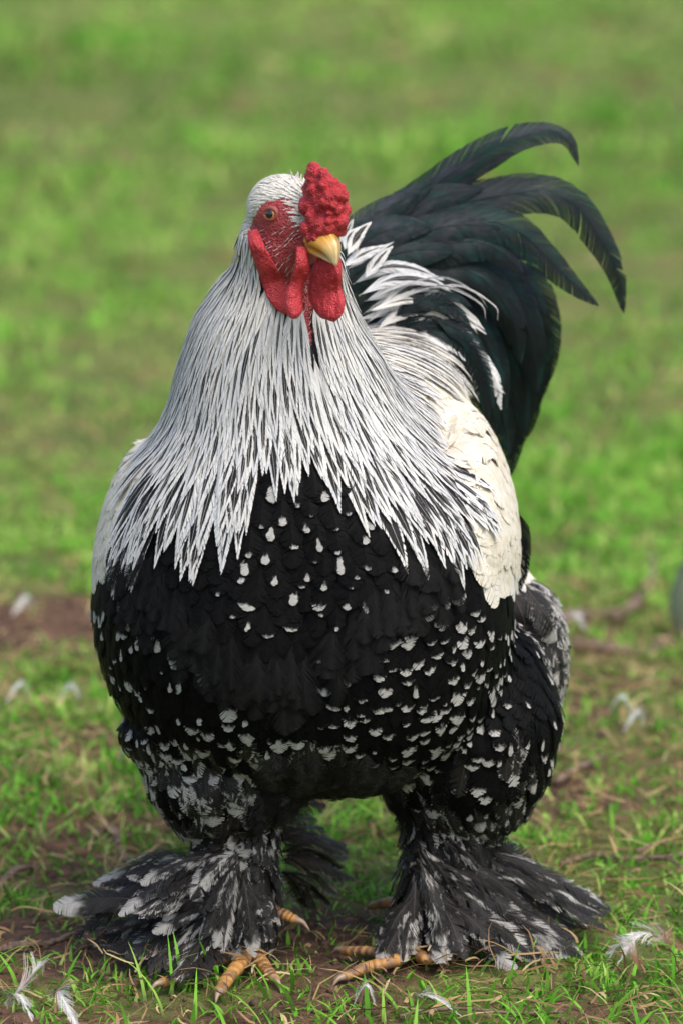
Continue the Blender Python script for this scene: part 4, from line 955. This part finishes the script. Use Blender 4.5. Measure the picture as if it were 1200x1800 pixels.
for k, (px, py, W, lab) in enumerate(((1112, 1285, .008, 'blurred white feather in the grass right of the bird, level with its belly'), (1088, 1255, .005, 'small pale feather just behind the brighter white one right of the belly'), (1010, 1108, .010, 'white feather on the bare earth by the fallen branch'),
        (30, 1232, .007, 'white feather at the left edge below the brown earth patch'), (122, 1235, .007, 'white feather between the left edge and the bird, below the earth patch'), (228, 1345, .008, 'bright white feather touching the outline of the near thigh'), (40, 1080, .009, 'pale feather lying on the brown earth patch at left'), (640, 1770, .004, 'tiny white feather speck in front of the feet'))):
    loose_feather(px, py, 40, -12 + 8 * (k % 3), W, lab, (rng.random(), 0, 0), seed=10 + k)

bark = Mat('twig_bark'); n = bark.noise(120, detail=5); bark.set(Base_Color=bark.mix(bark.ss(n, .3, .7), (.07, .045, .032), (.22, .15, .11)), Roughness=.9); bark.bump(n, .6, .001)
def twig(pts, r0, r1, label, cat='twig', group='twigs on the ground', lift=.006):
    c = np.array([G(a, b, lift + 0.0) for a, b in pts]); c[:, 2] = ground_h(c[:, 0], c[:, 1]) + lift + np.array([.004 * math.sin(i * 2.1) for i in range(len(c))])
    o3 = c[0].copy(); cc = spline(c - o3, 8 * len(c)); cc[:, :2] += rng.normal(0, r0 * .25, (len(cc), 2)); V, F = tube(cc, np.linspace(r0, r1, len(cc)) * rng.uniform(.85, 1.15, len(cc)), 8)
    o = mesh_obj('twig', V, F, bark.m); o.location = o3; return tag(o, label, cat, group)
twig([(980, 1512), (1040, 1500), (1110, 1494), (1240, 1486)], .0028, .0022, 'long thin grey twig lying across the grass behind the right foot')
twig([(1120, 1486), (1150, 1476), (1185, 1462)], .0022, .0012, 'short twig rising off the long grey twig at the right')
twig([(1140, 1496), (1180, 1510), (1215, 1524)], .002, .0012, 'short brown twig below the long grey twig at the right edge')
twig([(975, 1365), (1010, 1348), (1060, 1312)], .004, .0025, 'short dark slanting twig right of the far thigh')
twig([(950, 1090), (1000, 1072), (1070, 1060), (1110, 1056)], .010, .007, 'thick blurred brown branch lying behind the bird on the right', 'branch', 'fallen branches')
twig([(1080, 1070), (1120, 1050), (1140, 1010), (1146, 975)], .008, .005, 'reddish branch bending away up the field on the right', 'branch', 'fallen branches')
twig([(960, 1105), (1050, 1120), (1130, 1118), (1180, 1100)], .008, .005, 'pale grey branch along the near side of the thick branch', 'branch', 'fallen branches')
twig([(700, 1776), (800, 1772), (900, 1770), (990, 1772)], .0020, .0012, 'thin brown stem lying along the bottom edge below the feet')
twig([(-20, 1672), (30, 1655), (80, 1640), (130, 1622)], .0045, .002, 'dry brown stalk on bare earth at the left edge')
twig([(190, 1440), (205, 1452), (215, 1468), (222, 1485)], .0045, .003, 'curled brown stalk in the grass left of the near thigh')
twig([(-10, 1535), (30, 1512), (60, 1492)], .004, .003, 'pale dry stalk leaning in the grass at the left edge')
# broad grey-green leaf standing at the right edge
lm = Mat('leaf_green'); lm.set(Base_Color=lm.mix(lm.noise(30, detail=4), (.085, .11, .06), (.13, .16, .10)), Roughness=.7)
nu, nv = 9, 14; V = []; 
for s_ in (0, 1):
    for i in range(nv):
        t = i / (nv - 1); w = .026 * math.sin(math.pi * min(1, t * .92 + .08)) ** .7
        for j in range(nu):
            u = 2 * j / (nu - 1) - 1; V.append((u * w, .012 * u * u + .02 * t * t + .0012 * s_, .002 + .115 * t - .01 * u * u))
F = []
for s_ in (0, 1):
    for i in range(nv - 1):
        for j in range(nu - 1):
            q = [s_ * nu * nv + i * nu + j, s_ * nu * nv + i * nu + j + 1, s_ * nu * nv + (i + 1) * nu + j + 1, s_ * nu * nv + (i + 1) * nu + j]; F.append(q if s_ == 0 else q[::-1])
o = mesh_obj('broad_leaf', np.array(V), F, lm.m); o.location = G(1214, 1140, -.02); tag(o, 'upright broad grey-green leaf blurred at the right edge beside the branches', 'leaf')
